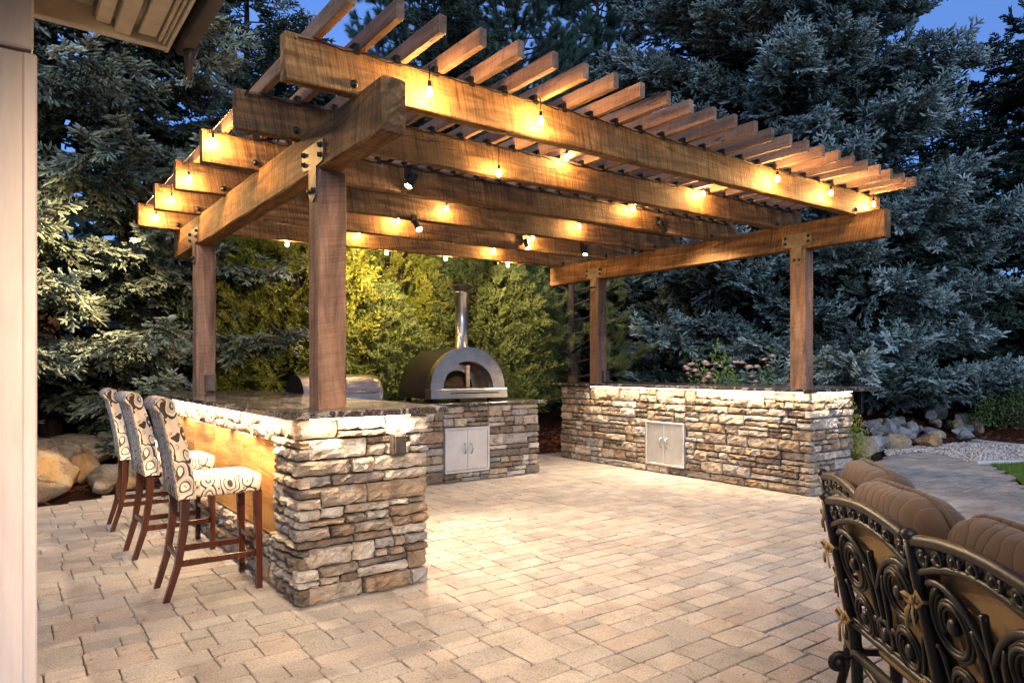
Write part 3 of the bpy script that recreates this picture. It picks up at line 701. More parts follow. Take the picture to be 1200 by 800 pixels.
spot('unseen added spotlight behind the last joist, turned to the spruce', (1.24, 8.12, 2.90), (-.2, 9.7, 1.7), SPOT_W*1.25, 130, col=(1, .74, .42))  # added out of sight too, to throw warm light on the spruce
spot('spotlight on the joist behind the near bar post', (2.25, 6.095, 2.98), (2.75, 3.6, 0), SPOT_W*1.3, 80)

# ================================================================== pizza oven and grill
def arch(w, h, n, base=0.0, p=2.0):
    out = []
    for k in range(n + 1):
        a = math.pi*k/n; c, s = math.cos(a), math.sin(a)
        out.append((-w/2*math.copysign(abs(c)**(2/p), c), base + h*abs(s)**(2/p)))
    return out
def loft(sections, closed_ends=(False, False)):
    b = MB(); n = len(sections[0]); v = [p for s_ in sections for p in s_]; f = []
    for i in range(len(sections) - 1):
        for k in range(n - 1): f.append((i*n + k, i*n + k + 1, (i+1)*n + k + 1, (i+1)*n + k))
    if closed_ends[0]: f.append(tuple(range(n)))
    if closed_ends[1]: f.append(tuple((len(sections)-1)*n + k for k in range(n))[::-1])
    b.add(v, f, True); return b
OX, OY, OZ = 4.69, 7.12, RUN_H + .045
oven = thing('pizza_oven', 'black domed pizza oven with steel arched front and chimney', 'pizza oven', (OX, OY, RUN_H))
z0 = .045
secs = []
for (yy, k) in ((.07, 1.0), (.3, 1.05), (.6, 1.04), (.9, .97), (1.0, .80), (1.02, .5)):
    secs.append([(x*k, yy, z0 + z*k**.7) for x, z in [(-.50, 0)] + arch(1.04, .60, 22, .02) + [(.50, 0)]])
fixnormals(loft(secs, (False, True)).build('dome', M_ENAMEL, oven))
# steel front: an arch ring with thickness
def ring_arch(wo, ho, wi, hi, y0_, y1_, base, n=26):
    o_, i_ = arch(wo, ho, n, base), arch(wi, hi, n, base); b = MB(); v = []
    for (px, pz), (qx, qz) in zip(o_, i_): v += [(px, y0_, pz), (qx, y0_, qz), (qx, y1_, qz), (px, y1_, pz)]
    f = []
    for k in range(n):
        for m in range(4): f.append((4*k + m, 4*k + (m+1) % 4, 4*(k+1) + (m+1) % 4, 4*(k+1) + m))
    f += [(0, 1, 2, 3), (4*n, 4*n + 3, 4*n + 2, 4*n + 1)]
    b.add(v, f); return b
fixnormals(ring_arch(1.10, .52, .74, .345, -.01, .09, z0 + .115).build('front_arch', M_STEEL, oven))
b = MB(); b.bbox(-.565, .565, -.055, .10, z0, z0 + .118, .006); sh = b.build('front_shelf', M_STEEL, oven)
b = MB(); b.bbox(-.30, .42, -.062, -.054, z0 + .058, z0 + .074, .002); b.build('shelf_slot', M_IRON, sh)
secs = [[(x*k, yy, z0 + .12 + z*k) for x, z in arch(.78, .37, 18)] for yy, k in ((.08, 1.0), (.5, .98), (.85, .8), (.92, .4))]
loft(secs, (False, True)).build('firebrick_vault', M_FIREB, oven)
b = MB(); b.box(-.39, .39, .0, .92, z0 + .1205, z0 + .128); b.build('hearth', M_FIREB, oven)
fixnormals(ring_arch(.62, .30, .46, .215, .26, .30, z0 + .128).build('inner_arch', M_STEEL, oven))
b = MB(); b.bbox(-.012, .038, .02, .05, z0 + .13, z0 + .41, .008); b.build('peel_handle', M_PEEL, oven)
b = MB(); b.lathe([(.115, .60), (.115, .64), (.083, .655), (.083, 1.34), (.092, 1.345), (.092, 1.36)], 24, Matrix.Translation((.11, .33, z0)))
ch = b.build('chimney', M_STEEL, oven)
b = MB(); b.lathe([(.085, 1.36), (.09, 1.37), (.135, 1.42), (.135, 1.45), (.05, 1.455)], 24, Matrix.Translation((.11, .33, z0))); b.build('chimney_cap', M_BRONZE, ch)
for (fx, fy) in ((-.42, .15), (.42, .15), (-.38, .85), (.38, .85)):
    b = MB(); b.lathe([(.035, 0), (.03, z0 + .003)], 10, Matrix.Translation((fx, fy, 0))); b.build('foot', M_IRON, oven)
b = MB(); b.lathe([(.018, 0), (.018, .006)], 12, Matrix.Translation((.42, -.011, z0 + .36)) @ Matrix.Rotation(math.pi/2, 4, 'X')); b.build('badge', M_STEEL, oven)

grill = thing('built_in_grill', 'stainless built-in grill with rounded hood beside the pizza oven', 'grill', (3.08, 7.46, RUN_H))
prof = [(-.30, .04), (-.315, .12), (-.28, .22), (-.20, .30), (-.08, .345), (.08, .345), (.2, .30), (.28, .2), (.30, .04)]
def hood_sec(x, k): return [(x, yy*k, .04 + (zz - .04)*k) for yy, zz in prof]
fixnormals(loft([hood_sec(x, k) for x, k in ((-.47, 1), (-.30, 1.0), (0, 1.0), (.38, 1.0), (.44, .98), (.475, .93), (.49, .85))]).build('hood', M_STEEL, grill))
b = MB(); b.add(hood_sec(-.466, .985), [tuple(range(9))]); b.build('hood_end', M_IRON, grill)
b = MB(); b.add(hood_sec(.486, .85), [tuple(range(9))[::-1]]); b.build('hood_end', M_STEEL, grill)
b = MB(); b.bbox(-.49, .50, -.34, .32, 0, .045, .006); b.build('firebox_rim', M_STEEL, grill)
b = MB(); b.tube([(-.36, -.31, .15), (-.36, -.37, .15), (.36, -.37, .15), (.36, -.31, .15)], .012, 8); b.build('hood_handle', M_STEEL, grill)

# ================================================================== bar stools
def rbox(x0, x1, y0, y1, z0, z1, p=.35, n=16, m=12):
    """puffed upholstered block: superellipsoid on a box"""
    g_ = []; sg = lambda c, e: math.copysign(abs(c)**e, c)
    cx, cy_, cz = (x0+x1)/2, (y0+y1)/2, (z0+z1)/2; a, b_, c_ = (x1-x0)/2, (y1-y0)/2, (z1-z0)/2
    for i in range(m + 1):
        ph = -math.pi/2 + math.pi*i/m; row = []
        for k in range(n*2 + 1):
            th = 2*math.pi*k/(2*n)
            row.append((cx + a*sg(math.cos(ph), p)*sg(math.cos(th), p), cy_ + b_*sg(math.cos(ph), p)*sg(math.sin(th), p), cz + c_*sg(math.sin(ph), p)))
        g_.append(row)
    return g_
def tapered(p0, p1, w0, w1, d0=None, d1=None):
    d0 = d0 or w0; d1 = d1 or w1; b = MB(); v = []
    for (p, w, d) in ((p0, w0, d0), (p1, w1, d1)):
        for (sx, sy) in ((-1, -1), (1, -1), (1, 1), (-1, 1)): v.append((p[0] + sx*w/2, p[1] + sy*d/2, p[2]))
    v2 = []; c = .004
    b.add(v, [(0, 3, 2, 1), (4, 5, 6, 7), (0, 1, 5, 4), (1, 2, 6, 5), (2, 3, 7, 6), (3, 0, 4, 7)]); return b
def stool(loc, rz, label):
    s = thing('bar_stool', label, 'bar stool', loc, rz, 'paisley bar stools along the bar')
    # local +x faces the bar, origin under the seat centre
    b = MB(); b.sheet(rbox(-.20, .235, -.232, .232, .60, .715, .28)); b.build('seat', M_FABRIC, s)
    sec = []
    prof = [(.60, -.170, -.255), (.68, -.175, -.262), (.80, -.190, -.275), (.92, -.215, -.298), (1.02, -.245, -.325), (1.10, -.268, -.352), (1.15, -.275, -.385), (1.185, -.305, -.400), (1.195, -.340, -.400)]
    bk = []
    front = [(x, z) for z, x, _ in prof]; back = [(xb, z) for z, _, xb in prof]
    # closed side profile with a rolled top
    roll = [(-.275, 1.14), (-.278, 1.165), (-.292, 1.188), (-.318, 1.20), (-.350, 1.195), (-.375, 1.175), (-.385, 1.148), (-.372, 1.122), (-.352, 1.112)]
    loop = [(-.165, .60), (-.172, .70), (-.190, .82), (-.216, .94), (-.245, 1.04), (-.266, 1.10)] + roll + [(-.335, 1.05), (-.312, .95), (-.290, .84), (-.272, .72), (-.262, .60)]
    W = [(-.225, .90), (-.232, 1.0), (0, 1.0), (.232, 1.0), (.225, .90)]
    cxm = sum(p[0] for p in loop)/len(loop)
    ax = lambda z: -.215 - max(0, z - .6)*.21
    secs = []
    for (yy, k) in ((-.214, .0), (-.226, .55), (-.232, .88), (-.232, 1.0), (-.12, 1.01), (0, 1.01), (.12, 1.01), (.232, 1.0), (.232, .88), (.226, .55), (.214, .0)):
        secs.append([(ax(z) + (x - ax(z))*(.72 + .28*k), yy, z) for x, z in loop + [loop[0]]])
    fixnormals(loft(secs, (True, True)).build('backrest', M_FABRIC, s))
    for sy in (-1, 1):
        tapered((.195, sy*.198, .612), (.205, sy*.205, 0), .046, .034).build('leg', M_LEG, s)
        b = MB(); pts = [(-.215, sy*.185, .62), (-.222, sy*.18, .42), (-.255, sy*.172, .2), (-.315, sy*.165, 0)]
        vv = []; ff = []
        for i, (px, py, pz) in enumerate(pts):
            w = .046 - .004*i
            for (ex, ey) in ((-1, -1), (1, -1), (1, 1), (-1, 1)): vv.append((px + ex*w/2, py + ey*w/2, pz))
        for i in range(3):
            for k in range(4): ff.append((4*i + k, 4*(i+1) + k, 4*(i+1) + (k+1) % 4, 4*i + (k+1) % 4))
        ff += [(0, 1, 2, 3), (12, 15, 14, 13)]
        b.add(vv, ff); b.build('leg', M_LEG, s)
        b = MB(); b.bbox(-.235, .19, sy*.186 - .011, sy*.186 + .011, .20, .238, .003); b.build('stretcher', M_LEG, s)
    b = MB(); b.bbox(.188, .212, -.185, .185, .27, .305, .003); b.build('stretcher', M_LEG, s)
    b = MB(); b.bbox(-.262, -.238, -.165, .165, .24, .275, .003); b.build('stretcher', M_LEG, s)
    return s
stool((1.105, 4.57, 0), R(-1), 'paisley bar stool closest to the stone corner of the bar')
stool((1.09, 5.70, 0), R(2), 'paisley bar stool in the middle of the row of three')
stool((1.09, 6.76, 0), R(-2), 'paisley bar stool at the boulder end of the row')

# ================================================================== cast metal settee and chair
def cushion(x0, x1, y0, y1, z0_, z1_, lean, nu=44, nv=26, pl=9):
    g_ = []
    sg = lambda c, e: math.copysign(abs(c)**e, c)
    cx, cy_, cz = (x0+x1)/2, (y0+y1)/2, (z0_+z1_)/2; a, b_, c_ = (x1-x0)/2, (y1-y0)/2, (z1_-z0_)/2
    for i in range(nv + 1):
        ph = -math.pi/2 + math.pi*i/nv; row = []
        for k in range(nu + 1):
            th = 2*math.pi*k/nu
            ux, uy, uz = sg(math.cos(ph), .45)*sg(math.cos(th), .45), sg(math.cos(ph), .75)*sg(math.sin(th), .75), sg(math.sin(ph), .5)
            puck = 1 - .05*abs(math.sin(pl*math.pi*(ux*.5 + .5)))**8 * (abs(uz) > .05) if pl else 1
            z = cz + c_*uz; zz = (z - z0_)
            row.append((cx + a*ux, cy_ + b_*uy*puck - lean*zz, z*1.0 if pl == 0 else cz + c_*uz*(1 - .35*(1 - puck))))
        g_.append(row)
    return g_
def spiral(cx, cz, r0, turns, a0, sgn=1, r1=.012, n=34):
    return [(cx + (r0 + (r1 - r0)*k/n)*math.cos(a0 + sgn*turns*2*math.pi*k/n), cz + (r0 + (r1 - r0)*k/n)*math.sin(a0 + sgn*turns*2*math.pi*k/n)) for k in range(n + 1)]
def bez(p0, p1, p2, p3, n=14):
    return [tuple((1-t_)**3*np.array(p0) + 3*(1-t_)**2*t_*np.array(p1) + 3*(1-t_)*t_**2*np.array(p2) + t_**3*np.array(p3)) for t_ in np.linspace(0, 1, n)]
LEAN, ZS = .21, .44
def seat_unit(name, label, cat, loc, rz, panels, pw):
    s = thing(name, label, cat, loc, rz)
    PT = lambda a, bb_, off=0.0: (a, -LEAN*bb_ + off, ZS + bb_)
    n = panels; Wd = n*pw
    # posts and rear legs: one casting each, sweeping back at the foot
    for k in range(n + 1):
        a = k*pw; b = MB()
        b.tube([(a, -.03, .0), (a, -.005, .10), (a, .01, .24), (a, .008, .36), PT(a, .0), PT(a, .16), PT(a, .34), PT(a, .475)], [.018, .018, .019, .021, .021, .019, .018, .017], 10)
        b.tube([PT(a, .465), PT(a, .475), PT(a, .482), PT(a, .49), PT(a, .497)], [.015, .020, .021, .017, .006], 10)
        if k == 0 and n > 1:
            sp = spiral(-.055, .33, .036, 1.1, R(20), 1, .01, 18); b.tube([(a, p, q) for p, q in sp], .012, 7); b.lathe([(.004, -.016), (.02, -.010), (.02, .010), (.004, .016)], 10, Matrix.Translation((a, -.055, .33)) @ Matrix.Rotation(math.pi/2, 4, 'Y'))
        b.build('back_post', M_CAST, s)
    for a in (0, Wd):
        b = MB(); b.tube([(a, .62, 0), (a, .60, .12), (a, .58, .28), (a, .585, .42), (a, .58, .60)], [.02, .018, .02, .02, .018], 10); b.build('front_leg', M_CAST, s)
        b = MB(); b.tube([(a, -.03, .62), (a, .10, .655), (a, .30, .65), (a, .50, .63), (a, .64, .61), (a, .67, .575), (a, .64, .55), (a, .61, .57)], [.016, .02, .022, .024, .024, .02, .015, .01], 10, flat=1.3); b.build('arm', M_CAST, s)
        for sp in (spiral(.18, .52, .08, 1.6, R(90)), spiral(.40, .52, .08, 1.6, R(90), -1)):
            b = MB(); b.tube([(a, p, q) for p, q in sp], .010, 7); b.build('arm_scroll', M_CAST, s)
    b = MB(); b.tube([(0, .0, .37), (Wd, .0, .37)], .017, 10); b.tube([(0, .60, .37), (Wd, .60, .37)], .017, 10); b.tube([(0, 0, .37), (0, .6, .37)], .015, 8); b.tube([(Wd, 0, .37), (Wd, .6, .37)], .015, 8)
    b.build('seat_frame', M_CAST, s)
    for k in range(7):
        b = MB(); yy = .08 + k*.075; b.tube([(0, yy, .372), (Wd, yy, .372)], .008, 6); b.build('seat_bar', M_CAST, s)
    b = MB(); b.tube([(0, .0, .20), (Wd, .0, .20)], .014, 8); b.build('rear_stretcher', M_CAST, s)
    for k in range(n):
        x0_ = k*pw + .018; w = pw - .036
        topz = lambda u_:   .465 + .032*math.sin(math.pi*u_)**.9
        # arched double top rail with scrolls between
        b = MB(); us = [i/22 for i in range(23)]
        b.tube([PT(x0_ + w*u_, topz(u_)) for u_ in us], .017, 8, flat=.8)
        b.build('top_rail', M_CAST, s)
        b = MB(); b.tube([PT(x0_ + w*u_, topz(u_) - .085 + .03*math.sin(math.pi*u_)) for u_ in us], .011, 8); b.build('crest_rail', M_CAST, s)
        b = MB(); b.tube([PT(x0_ + w*u_, .035) for u_ in us], .013, 8); b.tube([PT(x0_ + w*u_, .056) for u_ in us], .009, 6)
        b.build('bottom_rail', M_CAST, s)
        b = MB()
        for i in range(7):
            u_ = (i + .5)/7; cz_ = topz(u_) - .043 + .012*math.sin(math.pi*u_)
            b.tube([PT(x0_ + p, q) for p, q in spiral(w*u_, cz_, .026, 1.3, R(200 if i % 2 else 20), 1 if i % 2 else -1, .008, 16)], .0085, 6)
            b.lathe([(.004, -.012), (.012, -.006), (.012, .006), (.004, .012)], 8, Matrix.Translation(PT(x0_ + w*u_, cz_)) @ Matrix.Rotation(math.pi/2, 4, 'X'))
        b.build('crest_scroll', M_CAST, s)
        for sg_ in (0, 1):
            mx = (lambda a_: a_) if sg_ == 0 else (lambda a_: w - a_)
            for (cx, cz_, r0_, a0) in ((.118, .278, .090, R(110)), (.122, .105, .064, R(-60))):
                b = MB()
                for (of, tr_, yo) in ((.010, .0062, 0), (0, .0078, -.004), (-.010, .0062, 0)):    # ribbed band
                    path = spiral(cx, cz_, r0_ + of, 1.3, a0, 1, .044 + of, 40); b.tube([PT(x0_ + mx(p), q, yo) for p, q in path], tr_, 6)
                b.lathe([(.002, -.024), (.008, -.022), (.012, -.015), (.018, -.014), (.022, -.004), (.022, .006), (.012, .012)], 12, Matrix.Translation(PT(x0_ + mx(cx), cz_)) @ Matrix.Rotation(math.pi/2, 4, 'X'))
                b.build('back_scroll', M_CAST, s)
            b = MB()
            for (p0, p1, p2, p3, r_) in (((.03, .36), (.10, .40), (.2, .36), (w/2, .24), .011), ((.20, .30), (.235, .26), (.20, .19), (w/2 - .015, .10), .011), ((.19, .12), (.23, .17), (.22, .05), (w/2, .05), .010), ((.01, .19), (.05, .20), (.03, .06), (.09, .05), .008)):
                b.tube([PT(x0_ + mx(p), q) for p, q in bez(p0, p1, p2, p3)], r_, 7, flat=.8)
            b.build('back_tendril', M_CAST, s)
        b = MB()
        b.tube([PT(x0_ + w/2 + p, q) for p, q in bez((0, .14), (.01, .2), (-.01, .29), (0, .36))], .010, 6)
        b.tube([PT(x0_ + p, q) for p, q in spiral(w/2, .10, .045, 1.0, 0, 1, .044, 20)], .010, 7); b.lathe([(.002, -.02), (.02, -.012), (.02, .012)], 10, Matrix.Translation(PT(x0_ + w/2, .10)) @ Matrix.Rotation(math.pi/2, 4, 'X'))
        b.build('palmette', M_CAST, s)
        # cushions
        b = MB(); b.sheet(cushion(k*pw + .012, (k+1)*pw - .012, .03, .235, ZS + .015, 1.0, LEAN)); cu = b.build('back_cushion', M_CUSH, s)
        b = MB(); b.sheet([[(k*pw + .045 + (pw - .09)*i/10, .0272 + .010*(1 - math.sin(math.pi*i/10)**.5) + .006*(1 - math.sin(math.pi*j/8)**.5) - LEAN*(.43*j/8) - .004, ZS + .01 + .43*j/8) for i in range(11)] for j in range(9)]); b.build('cushion_rear', M_CUSHB, cu)  # tan sheet over the cushion's rear, paler than its brown front
        pip = []
        for i in range(30):
            th = 2*math.pi*i/30; sgc = lambda c, e: math.copysign(abs(c)**e, c)
            pip.append((k*pw + pw/2 + (pw/2 - .012)*sgc(math.cos(th), .45), .135 - LEAN*((1.0 - ZS - .015)*(.5 + .5*sgc(math.sin(th), .5))), (ZS + .015 + 1.0)/2 + (1.0 - ZS - .015)/2*sgc(math.sin(th), .5)))
        b = MB(); b.tube(pip, .009, 7, closed=True); b.build('piping', M_CUSH, cu)
        b = MB(); b.sheet(cushion(k*pw + .008, (k+1)*pw - .008, .015, .62, .385, .505, 0, 44, 18, 0)); b.build('seat_cushion', M_CUSHB, s)
    for (k, bb_) in [(q, h_) for q in range(n + 1) for h_ in (.30, .05)]:
        b = MB(); c = PT(k*pw, bb_); c = (c[0], c[1] - .024, c[2]); rr_ = random.Random(k*7 + int(bb_*100))
        for sg_ in (-1, 1):
            L_ = rr_.uniform(.035, .055); an = rr_.uniform(.2, .7)
            b.tube([c, (c[0] + sg_*L_*.6, c[1] - .012, c[2] + L_*an), (c[0] + sg_*L_, c[1] - .008, c[2] + L_*.2), (c[0] + sg_*L_*.5, c[1] - .002, c[2] - L_*.25), c], .007, 6, flat=.5)
            b.tube([c, (c[0] + sg_*.014, c[1] - .012, c[2] - .03), (c[0] + sg_*.022, c[1] - .006, c[2] - rr_.uniform(.06, .10))], .006, 6, flat=.5)
        b.lathe([(.004, -.014), (.013, -.008), (.013, .008), (.004, .014)], 8, Matrix.Translation(c)); b.tube([PT(k*pw, bb_, .022), PT(k*pw + .022, bb_), PT(k*pw, bb_, -.022), PT(k*pw - .022, bb_)], .006, 6, closed=True)
        b.build('tie', M_CUSHB, s)
    return s
def cam_xy(r, d): s_, c_ = math.sin(YAW), math.cos(YAW); return (r*c_ + d*s_, -r*s_ + d*c_)
fx, fy = cam_xy(1.21, 2.41); nx_, ny_ = cam_xy(1.18, 1.85)
seat_unit('outdoor_settee', 'dark cast metal settee with scrolled open back and brown cushions', 'settee', (fx, fy, 0), math.atan2(ny_ - fy, nx_ - fx), 2, .56)
fx, fy = cam_xy(1.44, 2.93); nx_, ny_ = cam_xy(1.35, 2.50)
seat_unit('outdoor_armchair', 'dark cast metal armchair whose brown cushion shows beyond the settee', 'armchair', (fx, fy, 0), math.atan2(ny_ - fy, nx_ - fx), 1, .58)

# ================================================================== house porch corner
house = thing('house_porch', 'pale painted porch column and roof eave of the house', 'porch')
b = MB(); b.bbox(-.26, .088, 2.57, 2.90, 0, 2.34, .006); b.build('column', M_TRIM, house)
b = MB(); b.bbox(.060, .097, 2.555, 2.60, 0, 2.335, .005); b.build('corner_trim', M_TRIM, house)
b = MB(); b.bbox(-4, .088, 2.55, 2.90, 2.345, 2.70, .006); b.build('porch_beam', M_TRIM, house)
b = MB(); b.lathe([(.006, 0), (.006, .003)], 8, Matrix.Translation((-.0, 2.569, 2.26)) @ Matrix.Rotation(math.pi/2, 4, 'X')); b.build('nail_head', M_IRON, house)
b = MB(); b.box(-4, .28, -2.5, 2.93, 2.70, 2.72); b.build('soffit', M_SOFFIT, house)
b = MB(); b.bbox(-4, .53, 2.925, 2.965, 2.615, 2.80, .004); b.build('fascia', M_SOFFIT, house)
b = MB(); b.bbox(.10, .28, 2.66, 2.70, 2.66, 2.699, .004); b.build('soffit_batten', M_SOFFIT, house)
for (xa, xb, za, y1_) in ((.285, .335, 2.645, 2.922), (.345, .40, 2.625, 2.94), (.425, .488, 2.64, 2.922)):
    b = MB(); b.bbox(xa, xb, -2.5, y1_, za, za + .03, .004); b.build('soffit_board', M_SOFFIT, house)
for (xa, xb, za) in ((.492, .506, 2.630), (.508, .520, 2.622), (.522, .536, 2.612)):
    b = MB(); b.bbox(xa, xb, -2.5, 2.968, za, 2.80, .003); b.build('crown_strip', M_SOFFIT, house)
b = MB(); b.box(-4, .53, -2.5, 2.92, 2.80, 2.86); b.build('roof_deck', M_GUT, house)
b = MB(); secs = [[(.545 + .085*u_, yy, q) for u_, q in ((0, 2.76), (0, 2.64), (.2, 2.60), (.75, 2.60), (.95, 2.66), (1, 2.76))] for yy in (-2.5, 2.93)]
gt = loft(secs, (True, True)); gt.build('gutter', M_GUT, house)
b = MB(); b.tube([(.60, 2.86, 2.62), (.595, 2.87, 2.57), (.59, 2.885, 2.50)], [.03, .02, .008], 8); b.build('gutter_outlet', M_GUT, house)
can = thing('porch_downlight', 'recessed round downlight in the porch ceiling', 'ceiling light', (.16, -.75, 2.699))
b = MB(); b.lathe([(.062, -.004), (.095, -.006), (.098, -.001), (.062, 0)], 24, None, False); b.build('trim_ring', M_TRIM, can)
b = MB(); b.lathe([(.06, -.001), (.06, -.003)], 20); b.build('lens', M_LENS, can)
li = bpy.data.lights.new('downlight_beam', 'SPOT'); li.energy = 560; li.color = (1, .74, .49); li.spot_size = R(62); li.spot_blend = .9; li.shadow_soft_size = .06
lo = bpy.data.objects.new('downlight_beam', li); COL.objects.link(lo); lo.parent = can; lo.location = (0, 0, -.012); lo.rotation_euler = (Vector((2.35, 4.7, .2)) - Vector((.16, -.75, 2.69))).to_track_quat('-Z', 'Y').to_euler()

# ================================================================== garden: kerbs, gravel, lawn, boulders
rng = np.random.RandomState(17)
def tz(x, y): return float(terrain(np.array([[x, y]]))[0])
b = MB(); kp = [(11.28, 3.86), (12.08, 3.42), (13.14, 2.46), (15.0, 2.12)]
def kerb(pts, label):
    b = MB(); n = len(pts); P = [Vector((x, y, 0)) for x, y in pts]; rows = []
    for i, p in enumerate(P):
        t_ = (P[min(i+1, n-1)] - P[max(i-1, 0)]).normalized(); nv = Vector((-t_.y, t_.x, 0))
        rows.append([p + nv*a_ + Vector((0, 0, q)) for a_, q in ((-.07, -.09), (-.07, .02), (-.055, .035), (.055, .035), (.07, .02), (.07, -.09))])
    v = [q for r_ in rows for q in r_]; f = []
    for i in range(n-1):
        for k in range(5): f.append((i*6 + k, i*6 + k + 1, (i+1)*6 + k + 1, (i+1)*6 + k))
    f += [tuple(range(6))[::-1], tuple((n-1)*6 + k for k in range(6))]
    b.add(v, f); o = fixnormals(b.build('kerb', M_CONC)); return struct(o)
kerb(kp, ''); kerb([(14.72, 5.02), (14.5, 4.6), (14.4, 4.2), (14.6, 3.4), (15.05, 2.3)], '')
b = MB(); b.add([(x, y, -.03) for x, y in GRAVEL], [tuple(range(len(GRAVEL)))]); struct(b.build('gravel_bed', M_SAND))
b = MB(); b.add([(x, y, -.02) for x, y in LAWN], [tuple(range(len(LAWN)))]); struct(b.build('lawn', M_TURF))
def rand_in(pg, n):
    P = np.array(pg); lo_, hi_ = P.min(0), P.max(0); out = np.zeros((0, 2))
    while len(out) < n:
        q = lo_ + rng.rand(n*2, 2)*(hi_ - lo_); out = np.vstack([out, q[edge_dist(q, pg) < -.01]])
    return out[:n]
# gravel: squashed octahedra
G = rand_in(GRAVEL, 9000); sz = rng.uniform(.014, .034, len(G)); oct_v = np.array([(1, 0, 0), (-1, 0, 0), (0, 1, 0), (0, -1, 0), (0, 0, 1), (0, 0, -1)], float)
oct_f = np.array([(0, 2, 4), (2, 1, 4), (1, 3, 4), (3, 0, 4), (2, 0, 5), (1, 2, 5), (3, 1, 5), (0, 3, 5)])
def lumps(P, sz, name, mat, squash=.65, stretch=1.0):
    n = len(P); A = rng.rand(n)*6.283; V = oct_v[None]*(sz[:, None, None])*rng.uniform(.7, 1.3, (n, 6, 1))*np.array([stretch, 1, squash])
    c, s_ = np.cos(A)[:, None], np.sin(A)[:, None]; x = V[..., 0]*c - V[..., 1]*s_; y_ = V[..., 0]*s_ + V[..., 1]*c
    tl = rng.uniform(-.5, .5, (n, 1)); z = V[..., 2] + x*tl
    V = np.stack([x, y_, z], -1) + P[:, None]
    T = V[:, oct_f].reshape(-1, 3); return stuff(fast_tris(name, T, np.repeat(rng.rand(n), 24), mat))
lumps(np.c_[G, np.full(len(G), -.022) + rng.rand(len(G))*.02], sz, 'gravel', M_GRAVEL)
# bark chips on the nearest beds
C1 = np.c_[rng.uniform(-1.5, 3.2, 5200), rng.uniform(7.6, 11.2, 5200)]; C2 = np.c_[rng.uniform(12, 18, 3500), rng.uniform(2.8, 8, 3500)]; C3 = np.c_[rng.uniform(5.4, 9.5, 2200), rng.uniform(8.2, 10, 2200)]
CH = np.vstack([C1, C2, C3]); tz_ = terrain(CH); CH = np.c_[CH, tz_ + .006][tz_ > -.02]
lumps(CH, rng.uniform(.015, .04, len(CH)), 'mulch_chips', M_CHIP, .35, 2.2)
LB = [(11.30, 3.68), (10.4, 3.13), (9.17, 2.58), (6.64, 1.18), (6.0, -1.2), (13, -2.5), (17, 0), (14.5, 1.9), (13.05, 2.38), (12.0, 3.36)]
Gp = np.vstack([rand_in(LB, 60000), rand_in([(11.30, 3.68), (10.4, 3.13), (9.17, 2.58), (11, 1.8), (13.05, 2.38), (12.0, 3.36)], 22000)]); n = len(Gp); h = rng.uniform(.035, .07, n); A = rng.rand(n)*6.283; w = .004
base = np.c_[Gp, np.full(n, -.02)]; dx = np.c_[np.cos(A)*w, np.sin(A)*w, np.zeros(n)]; tip = base + np.c_[rng.normal(0, .018, n), rng.normal(0, .018, n), h]
stuff(fast_tris('lawn_grass', np.stack([base - dx, base + dx, tip], 1).reshape(-1, 3), np.repeat(rng.rand(n), 3), M_GRASS))

def ico(sub=3):
    import bmesh
    bm = bmesh.new(); bmesh.ops.create_icosphere(bm, subdivisions=sub, radius=1.0)
    v = np.array([q.co[:] for q in bm.verts]); f = [tuple(q.index for q in fc.verts) for fc in bm.faces]; bm.free(); return v, f
ICO = ico(3); ICO4 = ico(4)
def boulder(x, y, sx, sy, sz_, mat, label, seed, group=None, name='boulder', dz=None, rz=0):
    r = np.random.RandomState(seed); IC = ICO4 if max(sx, sy) > .22 else ICO; v = IC[0].copy()
    for k in range(24):     # cut flat facets, as on fieldstone
        nrm = nn(r.normal(size=3)); dd = r.uniform(.46, .82); pr = v @ nrm; v = np.where((pr > dd)[:, None], v - np.outer((pr - dd)*.97, nrm), v)
    for k in range(12):
        q = r.normal(size=3)*(2.4 + 1.3*k); v = v*(1 + .028/(1 + .22*k)*np.sin(v @ q + r.rand()*6))[:, None]
    v = v*1.2
    v *= np.array([sx, sy, sz_]); b = MB(); b.add(v, IC[1], True)
    z = tz(x, y) if dz is None else dz
    o = b.build(name, mat, None, (x, y, max(z, -.01) + sz_*.62), (0, 0, rz)); return tag(o, label, 'boulder', group)
LB_ = 'round tan boulder piled beside the mulch behind the stools'
boulder(.34, 8.62, .52, .42, .40, M_ROCK_RUST, 'largest rust-streaked boulder beside the house column', 104, dz=-.02, rz=.6)
for i, (x, y, a_, c_, z_) in enumerate([(1.02, 9.0, .27, .20, 0), (.80, 9.28, .30, .20, .12), (.98, 9.62, .28, .17, .28), (.58, 9.35, .34, .22, .20), (1.22, 8.78, .17, .09, 0), (.35, 9.5, .34, .24, .25), (1.18, 9.95, .26, .15, .36), (.70, 9.85, .34, .18, .33), (1.36, 9.25, .24, .16, .05), (1.55, 9.7, .30, .18, .2), (.95, 8.72, .16, .10, 0), (1.9, 9.2, .26, .16, 0), (2.4, 9.0, .28, .17, 0)]):
    boulder(x, y, a_, a_*.8, c_, M_ROCK_RUST if i in (1, 4) else M_ROCK_TAN, 'rust-coloured boulder in the pile beside the mulch behind the stools' if i in (1, 4) else LB_, 120 + i, 'tan boulders behind the stools', rz=i*1.3, dz=z_)
boulder(6.25, 8.75, .36, .30, .30, M_ROCK_RUST, 'brown boulder in the gap between cooking counter and side counter', 150, dz=-.02)
boulder(10.9, 5.28, .36, .28, .19, M_ROCK_TAN, 'pale smooth boulder at the end of the side counter', 160, dz=-.02)
boulder(11.75, 5.45, .24, .21, .19, M_ROCK_GREY, 'grey upright boulder next to the pale smooth one', 161, dz=-.02)
